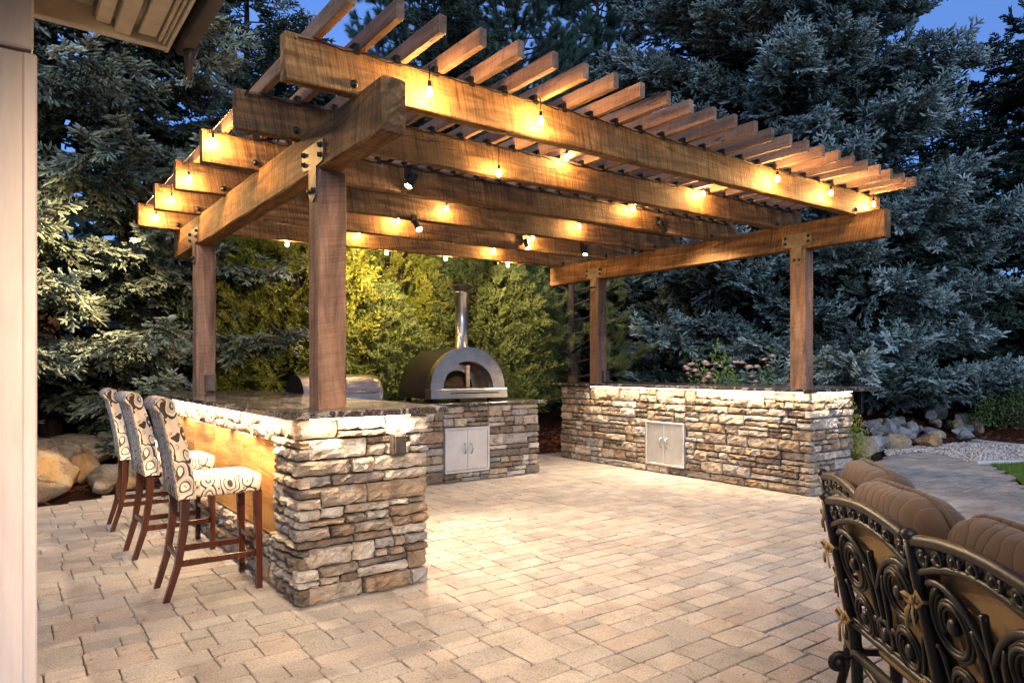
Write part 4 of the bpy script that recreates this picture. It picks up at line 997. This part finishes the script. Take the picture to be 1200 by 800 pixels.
boulder(12.4, 5.35, .30, .23, .19, M_ROCK_TAN, 'angular tan boulder at the gravel edge', 162, dz=-.02)
boulder(13.15, 5.2, .30, .22, .15, M_ROCK_RUST, 'low orange-brown boulder beside the gravel', 163, dz=-.02)
RB = 'grey landscape rock in the heap behind the gravel'
ri = random.Random(9)
for i in range(95):
    u_ = ri.random(); x = 11.4 + 4.6*u_; w_ = ri.random()**1.2; y = 5.95 - .16*(x - 12) + w_*2.3; s_ = ri.uniform(.08, .19)
    if i < 22: x = ri.uniform(13.0, 16.0); y = 5.15 + (x - 13)*.05 + ri.random()*1.5; s_ = ri.uniform(.16, .27); w_ = (y - 5.1)/2
    gy_ = ri.random() < .85
    boulder(x, y, s_, s_*ri.uniform(.6, .95), s_*ri.uniform(.55, .85), M_ROCK_GREY if gy_ else M_ROCK_TAN, RB if gy_ else 'tan rock among the grey ones heaped behind the gravel', 200 + i, 'rock heap behind the gravel', rz=ri.random()*6, dz=tz(x, y) + .18*w_)

# ================================================================== conifers
def needle_tris(pos, dirs, lens, n, nl, nw, ang, r, cover=1.0):
    """n needles around every twig; returns (M*n*3,3)"""
    M = len(pos); up = np.where(np.abs(dirs[:, 2:3]) < .9, np.array([[0, 0, 1.]]), np.array([[1., 0, 0]]))
    e1 = nn(np.cross(dirs, up)); e2 = np.cross(dirs, e1)
    t_ = (np.arange(n)[None] + r.rand(M, n)) / n * cover; az = r.rand(M, n)*6.283
    perp = e1[:, None]*np.cos(az)[..., None] + e2[:, None]*np.sin(az)[..., None]
    an = ang*(1 - .55*t_**3) + r.normal(0, .12, (M, n))
    nd = dirs[:, None]*np.cos(an)[..., None] + perp*np.sin(an)[..., None]
    bs = pos[:, None] + dirs[:, None]*(lens[:, None]*t_)[..., None]
    L = nl*(1 - .35*t_**4)*r.uniform(.8, 1.2, (M, n)); tip = bs + nd*L[..., None]
    side = nn(np.cross(nd, dirs[:, None] + r.normal(0, .3, (M, n, 3))))*nw/2
    return np.stack([bs - side, bs + side, tip], 2).reshape(-1, 3)
def finger_tris(pos, dirs, lens, rad, r):
    """needle-clad shoot: a blunt little brush, 16 triangles"""
    M = len(pos); up = np.where(np.abs(dirs[:, 2:3]) < .9, np.array([[0, 0, 1.]]), np.array([[1., 0, 0]]))
    e1 = nn(np.cross(dirs, up)); e2 = np.cross(dirs, e1); a0 = r.rand(M, 1)*6.283
    A, B = [], []
    for k in range(4):
        a_ = a0 + k*1.571; dv = e1*np.cos(a_) + e2*np.sin(a_)
        A.append(pos + dirs*(lens*.16)[:, None] + dv*(rad*r.uniform(.8, 1.15, (M, 1)))); B.append(pos + dirs*(lens*r.uniform(.72, .86, M))[:, None] + dv*(rad*r.uniform(.7, 1.05, (M, 1))))
    tip = pos + dirs*(lens*1.02)[:, None]; T = []
    for k in range(4):
        q = (k + 1) % 4; T += [pos, A[q], A[k], A[k], A[q], B[q], A[k], B[q], B[k], tip, B[k], B[q]]
    return np.stack(T, 1).reshape(-1, 3)
CAMV = np.array([0., 0.])
_gn = {}
def scatter_tree(k):
    """node tree: loose points of the mesh carry copies of the k sample shoots stored in the same mesh"""
    if k in _gn: return _gn[k]
    ng = bpy.data.node_groups.new('shoots_on_points', 'GeometryNodeTree'); _gn[k] = ng
    ng.interface.new_socket('Geometry', in_out='INPUT', socket_type='NodeSocketGeometry'); ng.interface.new_socket('Geometry', in_out='OUTPUT', socket_type='NodeSocketGeometry')
    N, L = ng.nodes, ng.links; gi, go = N.new('NodeGroupInput'), N.new('NodeGroupOutput')
    def named(nm, ty): x = N.new('GeometryNodeInputNamedAttribute'); x.data_type = ty; x.inputs['Name'].default_value = nm; return x.outputs['Attribute']
    src = named('src', 'INT'); join = N.new('GeometryNodeJoinGeometry')
    def pick(v):
        c = N.new('FunctionNodeCompare'); c.data_type = 'INT'; c.operation = 'EQUAL'; L.new(src, c.inputs[2]); c.inputs[3].default_value = v
        sp = N.new('GeometryNodeSeparateGeometry'); sp.domain = 'POINT'; L.new(gi.outputs[0], sp.inputs['Geometry']); L.new(c.outputs[0], sp.inputs['Selection']); return sp.outputs['Selection']
    for v in range(1, k + 1):
        g2 = N.new('GeometryNodeGeometryToInstance'); L.new(pick(v), g2.inputs[0]); L.new(g2.outputs[0], join.inputs[0])
    ip = N.new('GeometryNodeInstanceOnPoints'); L.new(pick(0), ip.inputs['Points']); L.new(join.outputs[0], ip.inputs['Instance']); ip.inputs['Pick Instance'].default_value = True
    L.new(named('pick', 'INT'), ip.inputs['Instance Index']); er = N.new('FunctionNodeEulerToRotation'); L.new(named('rot', 'FLOAT_VECTOR'), er.inputs[0]); L.new(er.outputs[0], ip.inputs['Rotation'])
    L.new(named('sc', 'FLOAT'), ip.inputs['Scale']); L.new(ip.outputs[0], go.inputs[0]); return ng
def euler_of(dx, up):
    """rotations whose local X is dx and local Z is near up"""
    x = nn(dx); y_ = nn(np.cross(up, x)); z = np.cross(x, y_)
    return np.c_[np.arctan2(y_[:, 2], z[:, 2]), np.arcsin(np.clip(-x[:, 2], -1, 1)), np.arctan2(x[:, 1], x[:, 0])]
def instanced(name, sources, pos, rot, sc, tint, mat, parent, r):
    """sources: list of (tri verts (3n,3), tint (3n,)); copies at pos. Not one of them could be counted: stuff"""
    M = len(pos); V = [pos]; src = [np.zeros(M, np.int32)]; tt = [np.zeros(M)]; k = len(sources)
    for i, (v, t_) in enumerate(sources): V.append(v); src.append(np.full(len(v), i + 1, np.int32)); tt.append(t_)
    V, src, tt = np.vstack(V), np.concatenate(src), np.concatenate(tt); n = len(V); nf = n - M
    me = bpy.data.meshes.new(name); me.vertices.add(n); me.vertices.foreach_set('co', V.astype(np.float32).ravel())
    me.loops.add(nf); me.loops.foreach_set('vertex_index', np.arange(M, n, dtype=np.int32)); me.polygons.add(nf//3); me.polygons.foreach_set('loop_start', np.arange(0, nf, 3, dtype=np.int32)); me.update(calc_edges=True)
    def at(nm, ty, val, key='value'):
        a = me.attributes.new(nm, ty, 'POINT'); a.data.foreach_set(key, val)
    pad = np.zeros(nf)
    at('src', 'INT', src); at('pick', 'INT', np.r_[r.randint(0, k, M), pad].astype(np.int32)); at('sc', 'FLOAT', np.r_[sc, pad].astype(np.float32))
    at('itint', 'FLOAT', np.r_[tint, pad].astype(np.float32)); at('tint', 'FLOAT', tt.astype(np.float32))
    at('rot', 'FLOAT_VECTOR', np.vstack([rot, np.zeros((nf, 3))]).astype(np.float32).ravel(), 'vector')
    o = link(name, me, mat, parent); md = o.modifiers.new('shoots', 'NODES'); md.node_group = scatter_tree(k); return stuff(o)
def spruce_spray(seed, L=.40, nl=.021, nw=.0050, rad=.0125, n=18, pairs=5):
    r = np.random.RandomState(seed); P, D, Ln, T = [], [], [], []
    def shoot(p, d, l, t_): P.append(p); D.append(nn(d)); Ln.append(l); T.append(t_)
    ax = np.array([1., 0, 0]); shoot(ax*L*.72, ax + r.normal(0, .08, 3), L*.30, .18)
    for s_ in np.linspace(.0, .68, 4): shoot(ax*L*s_, ax + r.normal(0, .06, 3), L*.22, -.30 + .35*s_)
    for i in range(pairs):
        s_ = (i + .3)/pairs*.92
        for sg_ in (-1, 1):
            a_ = r.uniform(.65, 1.0); l = (.17 - .10*s_)*r.uniform(.75, 1.2); d = nn(np.array([math.cos(a_), sg_*math.sin(a_), r.normal(.06, .22)])); p = ax*L*s_
            if l > .10:
                shoot(p, d, l*.55, -.22); shoot(p + d*l*.5, d + r.normal(0, .1, 3), l*.6, .16 + r.normal(0, .12))
                for q in (-1, 1):
                    if r.rand() < .8: shoot(p + d*l*r.uniform(.35, .6), d + q*.8*np.array([-d[1], d[0], 0]) + r.normal(0, .2, 3), .075*r.uniform(.8, 1.2), .05 + r.normal(0, .08))
            else: shoot(p, d, l, .08 + r.normal(0, .08))
    P, D, Ln, T = np.array(P), np.array(D), np.array(Ln), np.array(T)
    V = np.vstack([needle_tris(P, D, Ln, n, nl, nw, .75, r), finger_tris(P, D, Ln, rad, r)])
    return V, np.r_[np.repeat(T, n*3), np.repeat(T - .05, 48)]
SPRAYS = [spruce_spray(k) for k in (1, 2, 3, 4)]
SPRAYS_FAR = [spruce_spray(k, nl=.028, nw=.011, rad=.014, n=9, pairs=5) for k in (5, 6, 7)]
def spruce(name, label, x, y, Ht, Rb, mat, seed, zmin=.25, dens=1.0, prof=.8, zfull=8.5, droop=.22, group=None, far=False, hang=-.10, spread=.14, size=1.0, nbr=7, step=.34, sup=.0):
    r = np.random.RandomState(seed); o = thing(name, label, 'tree', (x, y, max(tz(x, y), -.05) - .05), 0, group)
    b = MB(); tr = [(r.normal(0, .02), r.normal(0, .02), Ht*k/10) for k in range(11)]; b.tube(tr, [Rb*.040*(1 - .94*k/10) + .01 for k in range(11)], 10); b.build('trunk', M_BARK, o)
    br = MB(); Tp, Td, Tt = [], [], []; z = zmin
    toc = nn(CAMV - np.array([x, y])); stp = .105 if not far else .20
    while z < Ht - .15:
        f_ = z/Ht; L0 = Rb*(1 - f_)**prof
        nb = nbr if f_ < .6 else nbr - 1; off = r.rand()*6.28
        det = dens*(1.0 if z < zfull else .4)
        for k in range(nb):
            az = off + 6.283*k/nb + r.normal(0, .2); d2 = np.array([math.cos(az), math.sin(az)]); fac = d2 @ toc
            if fac < -.3 and r.rand() < .45: continue
            q = det*(1.0 if fac > -.15 else .4)
            L = L0*r.uniform(.66, 1.12) + .15; zz = z + r.uniform(-.16, .16)
            dr = droop*(1 - f_)*r.uniform(.5, 1.6) - .12*f_; cu = .20 + .1*r.rand()
            P = lambda t_: np.array([d2[0]*L*t_, d2[1]*L*t_, zz + L*(-dr*t_ + cu*t_*t_*.8 - .05)])
            br.tube([tuple(P(t_)) for t_ in (0, .3, .6, .85, 1)], [.022*L/2 + .006, .016*L/2 + .005, .010, .007, .004], 4, cap=False)
            side = np.array([-d2[1], d2[0], 0]); ts = .22
            while ts < 1.0:
                p = P(ts); fw = nn(P(min(ts + .05, 1.05)) - P(ts - .05))
                for sg_ in (-1, 1):
                    if r.rand() > .93: continue
                    Ls = min((.06 + .46*L*(1 - ts)**.8*(.35 + ts*.65))*r.uniform(.6, 1.15), .9)
                    sd = nn(fw*r.uniform(.55, .9) + side*sg_*.75 + np.array([0, 0, r.normal(-.04, spread)]))
                    if Ls > .25: br.tube([tuple(p), tuple(p + sd*Ls)], [.006, .0025], 3, cap=False)
                    m = max(1, int(Ls/stp*q + r.rand())); tt = (np.arange(m) + r.rand(m))/m; s2 = nn(np.cross(sd, [0, 0, 1.]))
                    alt = np.where(r.rand(m) < .5, 1., -1.)
                    dd = nn(sd[None]*r.uniform(.6, 1.0, (m, 1)) + s2[None]*(alt*r.uniform(.1, .75, m))[:, None] + np.array([0, 0, 1.])[None]*(r.normal(hang, .28, (m, 1)) + sup*(r.rand(m, 1) < .35)))
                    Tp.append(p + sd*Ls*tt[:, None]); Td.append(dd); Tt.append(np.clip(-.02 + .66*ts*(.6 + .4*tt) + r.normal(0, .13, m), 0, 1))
                ts += r.uniform(.14, .22)/max(L, .5)/max(.45, q**.5)
            Tp.append(P(.94)[None]); Td.append(nn(P(1) - P(.9))[None]); Tt.append(np.array([.72]))
        z += step*r.uniform(.75, 1.25)*(1.0 if z < zfull else 1.5)
    Tp, Td, Tt = map(np.concatenate, (Tp, Td, Tt)); M = len(Tp); br.build('limbs', M_BARK, o)
    up = np.array([[0, 0, 1.]]) + r.normal(0, .38, (M, 3)); rot = euler_of(Td, up)
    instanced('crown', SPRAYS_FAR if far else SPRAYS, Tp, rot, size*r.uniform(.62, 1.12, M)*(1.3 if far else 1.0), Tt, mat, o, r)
    print(name, M, 'sprays'); return o
def feathery(name, label, x, y, H, Rx, mat, seed, nspray=900, group=None, z0_=.1, lean=0.0, leaf=.052, top=.6):
    """thuja or juniper: upright plumes of flat sprays"""
    r = np.random.RandomState(seed); o = thing(name, label, 'tree', (x, y, max(tz(x, y), -.05) - .03), 0, group)
    b = MB(); b.tube([(0, 0, 0), (.03, 0, H*.4), (0, .03, H*.9)], [.07, .05, .01], 8); b.build('trunk', M_BARK, o)
    zz = z0_ + (H - z0_)*r.rand(nspray)**.9; u_ = zz/H; prof = Rx*np.clip(np.minimum(1, u_*5 + .45)*(1 - u_**2.2)**.7, .05, 1)
    az = r.rand(nspray)*6.283; rad = prof*(.35 + .65*r.rand(nspray)**.5)*(1 + .18*np.sin(az*3 + zz*2.3))
    base = np.c_[np.cos(az)*rad, np.sin(az)*rad, zz]
    out = np.c_[np.cos(az), np.sin(az), np.zeros(nspray)]; dr = nn(out*r.uniform(.4, 1.0, (nspray, 1)) + np.array([0, 0, 1.])*r.uniform(.25, 1.0, (nspray, 1)) + r.normal(0, .17, (nspray, 3)))
    L = r.uniform(.26, .58, nspray)*(1.05 - .4*u_); nrm = nn(np.cross(dr, r.normal(size=(nspray, 3)))); m = 16
    k = np.arange(m); tt = (k + .5)/m; sg_ = np.where(k % 2 == 0, 1., -1.)
    sp = base[:, None] + dr[:, None]*(L[:, None]*tt)[..., None]; curve = -.10*tt**2
    sp[..., 2] += (curve*L[:, None]*2)
    sd = nn(dr[:, None]*.75 + nrm[:, None]*(sg_[None, :, None])*.75 + r.normal(0, .14, (nspray, m, 3)))
    sl = L[:, None]*(.42*(1 - tt)**.7 + .06)[None]*r.uniform(.7, 1.2, (nspray, m))
    V = needle_tris(sp.reshape(-1, 3), sd.reshape(-1, 3), sl.ravel(), 6, leaf, .017, .5, r)
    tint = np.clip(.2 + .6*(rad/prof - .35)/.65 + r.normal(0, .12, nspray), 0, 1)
    bb2 = MB()
    for i in range(0, nspray, 3): bb2.tube([(base[i][0]*.25, base[i][1]*.25, base[i][2] - .25), tuple(base[i]), tuple(base[i] + dr[i]*L[i]*.6)], [.009, .005, .002], 3, cap=False)
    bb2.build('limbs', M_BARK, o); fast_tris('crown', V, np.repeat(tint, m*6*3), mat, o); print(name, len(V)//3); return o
def pine(name, label, x, y, H, Rx, mat, seed, nb=60, z0_=.8, nl=.13, group=None, tuft=30, tw=.010, ztop=1.0):
    r = np.random.RandomState(seed); o = thing(name, label, 'tree', (x, y, max(tz(x, y), -.05) - .05), 0, group)
    b = MB(); b.tube([(r.normal(0, .04), r.normal(0, .04), H*k/8) for k in range(9)], [.13*(1 - .85*k/8) for k in range(9)], 9); b.build('trunk', M_BARK, o)
    br = MB(); Tp, Td = [], []
    for i in range(nb):
        z = z0_ + (H*ztop - z0_)*(i + r.rand())/nb; f_ = z/H; az = i*2.4 + r.normal(0, .4); L = Rx*(1 - f_)**.6*r.uniform(.6, 1.15) + .3
        d = np.array([math.cos(az), math.sin(az), r.uniform(.0, .35)]); P = lambda t_: np.array([0, 0, z]) + d*L*t_ + np.array([0, 0, .22*L*t_*t_])
        br.tube([tuple(P(t_)) for t_ in (0, .35, .7, 1)], [.03, .02, .012, .006], 4, cap=False)
        for k in range(int(5 + 6*L)):
            ts = r.uniform(.3, 1.0); p = P(ts); sd = nn(d + r.normal(0, .65, 3) + np.array([0, 0, .45])); l2 = r.uniform(.12, .4)*(1.2 - ts*.4)
            br.tube([tuple(p), tuple(p + sd*l2)], [.006, .004], 3, cap=False)
            for q in range(3): Tp.append(p + sd*l2*(.55 + .22*q)); Td.append(nn(sd + r.normal(0, .18, 3) + np.array([0, 0, .15*q])))
    Tp, Td = np.array(Tp), np.array(Td); M = len(Tp); br.build('limbs', M_BARK, o); src = []
    for k in range(3):
        q = needle_tris(np.zeros((1, 3)), np.array([[1., 0, 0]]), np.array([.13]), tuft, nl, tw, .72, r); src.append((q, np.repeat(r.normal(0, .12, tuft), 3)))
    instanced('crown', src, Tp, euler_of(Td, r.normal(size=(M, 3))), r.uniform(.75, 1.25, M), np.clip(r.normal(.5, .2, M), 0, 1), mat, o, r); return o
def bush(name, label, x, y, H, Rx, mat, seed, nleaf=4000, leaf=.035, cat='shrub', flowers=None, dz=0.0, stem=True, group=None):
    r = np.random.RandomState(seed); z0_ = max(tz(x, y), -.03) + dz; o = thing(name, label, cat, (x, y, z0_), 0, group)
    n = nleaf; u_ = nn(r.normal(size=(n, 3))); u_[:, 2] = np.abs(u_[:, 2]); rad = (.35 + .65*r.rand(n)**.45)*(1 + .2*np.sin(5*u_[:, 0] + 3*u_[:, 2] + seed) + .14*np.sin(9*u_[:, 1] - 4*u_[:, 2]))
    P = u_*rad[:, None]*np.array([Rx, Rx, H]); P[:, 2] += .03
    d = nn(u_ + r.normal(0, .5, (n, 3)) + np.array([0, 0, .3])); s_ = nn(np.cross(d, r.normal(size=(n, 3))))*leaf*.34; lf = leaf*r.uniform(.7, 1.3, (n, 1))
    a_, b_, c_, e_ = P, P + d*lf*.5 + s_, P + d*lf, P + d*lf*.5 - s_
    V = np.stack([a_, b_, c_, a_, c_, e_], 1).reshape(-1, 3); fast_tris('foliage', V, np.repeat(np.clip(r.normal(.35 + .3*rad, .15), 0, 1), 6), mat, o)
    bb2 = MB()
    for i in range(24):
        q = P[r.randint(n)]; bb2.tube([(q[0]*.1, q[1]*.1, 0), (q[0]*.5, q[1]*.5, q[2]*.6), tuple(q)], [.010, .006, .003], 4, cap=False)
    bb2.build('stems', M_BARK, o)
    if flowers:
        for (fx_, fy_, fz_, fr) in flowers[1]:
            c = np.array([fx_, fy_, fz_]); vs_ = []
            for layer in range(3):
                for k in range(6 - layer):
                    a0 = 6.283*k/(6 - layer) + layer*.5 + r.rand()*.3; el = .2 + .5*layer
                    dd = np.array([math.cos(a0)*math.cos(el), math.sin(a0)*math.cos(el), math.sin(el)]); ss = nn(np.cross(dd, [0, 0, 1.])); rr_ = fr*(1 - .2*layer); mid = c + dd*rr_*.6 + np.array([0, 0, .15*fr])
                    vs_ += [c, mid + ss*rr_*.45, c + dd*rr_, c, c + dd*rr_, mid - ss*rr_*.45]
            fast_tris('flower', np.array(vs_), np.repeat(r.rand(len(vs_)//3), 3), flowers[0], o)
    return o

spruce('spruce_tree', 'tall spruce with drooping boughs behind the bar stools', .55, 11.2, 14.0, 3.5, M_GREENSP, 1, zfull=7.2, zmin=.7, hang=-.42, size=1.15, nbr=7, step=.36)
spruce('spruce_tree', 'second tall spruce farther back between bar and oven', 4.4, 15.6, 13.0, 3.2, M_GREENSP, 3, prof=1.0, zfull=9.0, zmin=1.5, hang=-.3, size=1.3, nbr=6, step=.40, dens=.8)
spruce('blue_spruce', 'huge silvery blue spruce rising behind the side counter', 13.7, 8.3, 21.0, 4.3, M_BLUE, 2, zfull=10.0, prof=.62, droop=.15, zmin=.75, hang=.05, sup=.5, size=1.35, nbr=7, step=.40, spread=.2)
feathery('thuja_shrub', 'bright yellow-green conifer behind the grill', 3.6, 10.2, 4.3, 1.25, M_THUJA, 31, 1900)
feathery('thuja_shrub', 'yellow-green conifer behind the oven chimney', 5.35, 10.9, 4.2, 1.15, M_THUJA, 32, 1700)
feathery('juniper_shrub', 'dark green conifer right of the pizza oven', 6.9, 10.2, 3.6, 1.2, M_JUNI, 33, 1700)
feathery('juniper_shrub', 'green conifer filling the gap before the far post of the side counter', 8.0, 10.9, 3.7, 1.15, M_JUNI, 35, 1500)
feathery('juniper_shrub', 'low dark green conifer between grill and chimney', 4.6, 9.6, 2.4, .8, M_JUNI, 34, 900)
pine('young_pine', 'young long-needled pine beside the far post of the side counter', 8.9, 9.9, 4.6, 1.3, M_PINE, 41, 38, .7, tuft=70, tw=.0045)
pine('young_pine', 'slender long-needled pine deep behind the rose bush', 10.6, 11.6, 5.5, 1.4, M_PINE, 42, 36, .8, tuft=70, tw=.0045)
pine('tall_pine', 'tall green pine showing above the pergola slats', 12.3, 16.2, 17.5, 3.2, M_PINEB, 43, 300, 2.0, nl=.16, tuft=70, tw=.008)
pine('tall_pine', 'second tall pine beside the gap of sky above the slats', 9.7, 17.0, 16.5, 3.0, M_PINEB, 44, 280, 2.0, nl=.16, tuft=70, tw=.008)
pine('tall_pine', 'tall pine between the pair of pines and the blue spruce', 15.6, 16.0, 17.5, 3.0, M_PINEB, 51, 260, 3.0, nl=.16, tuft=70, tw=.008)
spruce('dark_spruce', 'dark spruce filling the background between the tall pines', 9.2, 15.0, 12.5, 2.8, M_DARKSP, 45, far=True)
spruce('dark_spruce', 'dark conifer deep behind the pizza oven', 5.0, 14.2, 8.0, 2.8, M_DARKSP, 46, far=True)
spruce('dark_spruce', 'dark conifer at the right behind the rock heap', 18.8, 7.6, 8.5, 3.4, M_DARKSP, 47, far=True)
spruce('dark_spruce', 'spruce whose boughs reach in beside the evening sky', 20.5, 4.6, 15.0, 4.4, M_DARKSP, 48, far=True)
spruce('dark_spruce', 'dark spruce behind the blue spruce and the young pines', 13.0, 12.9, 9.0, 3.2, M_DARKSP, 49, far=True)
spruce('dark_spruce', 'dark spruce beyond the house column', -2.6, 13.5, 12.0, 3.4, M_DARKSP, 50, far=True)
bush('golden_shrub', 'small golden shrub against the end of the side counter', 9.95, 5.05, .80, .30, M_YELB, 61, 3000, .03)
bush('leafy_shrub', 'round leafy shrub on the mulch behind the kerb', 16.0, 4.7, 1.0, .85, M_SHRUB, 62, 5000, .05)
rf = random.Random(4); fl = []
for i in range(34):
    a_ = rf.uniform(0, 6.28); fl.append((math.cos(a_)*rf.uniform(.2, .62), math.sin(a_)*rf.uniform(.2, .62), rf.uniform(1.18, 1.48), rf.uniform(.055, .085)))
bush('rose_bush', 'rose bush with pale pink blooms behind the side counter', 8.60, 6.2, 1.40, .62, M_ROSEL, 63, 5500, .05, 'rose bush', (M_PETAL, fl))
bush('rose_bush', 'single leggy rose stem with peach blooms beside the rose bush', 8.75, 5.55, 1.66, .16, M_ROSEL, 64, 320, .04, 'rose bush', (M_PETAL, [(.02, -.05, 1.55, .07), (-.06, .03, 1.5, .06), (.05, .04, 1.42, .05)]))
bush('red_flower_plant', 'small red flowering plant behind the brown boulder', 6.45, 9.1, .55, .3, M_ROSEL, 65, 900, .04, 'flower', (M_REDP, [(-.1, -.2, .5, .04), (.05, -.24, .55, .045), (.12, -.15, .48, .035), (-.02, -.1, .6, .04)]))

# far wood closing the view behind the trees: one dark mass of leaf clumps
r = np.random.RandomState(77); n = 15000; th = r.uniform(-.5, 2.2, n); dd = r.uniform(24, 31, n)
hz = 5.0 + 1.6*np.sin(th*9) + 1.1*np.sin(th*23 + 1); P = np.c_[np.sin(th)*dd, np.cos(th)*dd, r.rand(n)**.8*hz]
d = nn(r.normal(size=(n, 3)) + np.array([0, 0, .4])); s_ = nn(np.cross(d, r.normal(size=(n, 3))))*.22; lf = r.uniform(.5, 1.0, (n, 1))
V = np.stack([P, P + d*lf*.5 + s_, P + d*lf, P, P + d*lf, P + d*lf*.5 - s_], 1).reshape(-1, 3)
stuff(fast_tris('distant_wood', V, np.repeat(r.rand(n), 6), M_DARKSP))

# dry needles and bits of leaf blown onto the paving
r = np.random.RandomState(91); n = 2600; P2 = np.c_[r.uniform(-1.5, 11.5, n), r.uniform(1.2, 8.3, n)]; P2 = P2[edge_dist(P2, PATIO) < -.05]; n = len(P2); A = r.rand(n)*6.283
L_ = r.uniform(.012, .035, n); W_ = r.uniform(.0012, .004, n); b0 = np.c_[P2, np.full(n, .004)]; du = np.c_[np.cos(A), np.sin(A), r.normal(0, .05, n)]; dv = np.c_[-np.sin(A), np.cos(A), np.zeros(n)]
stuff(fast_tris('fallen_needles', np.stack([b0 - dv*W_[:, None], b0 + dv*W_[:, None], b0 + du*L_[:, None]], 1).reshape(-1, 3), np.repeat(r.rand(n), 3), M_CHIP))
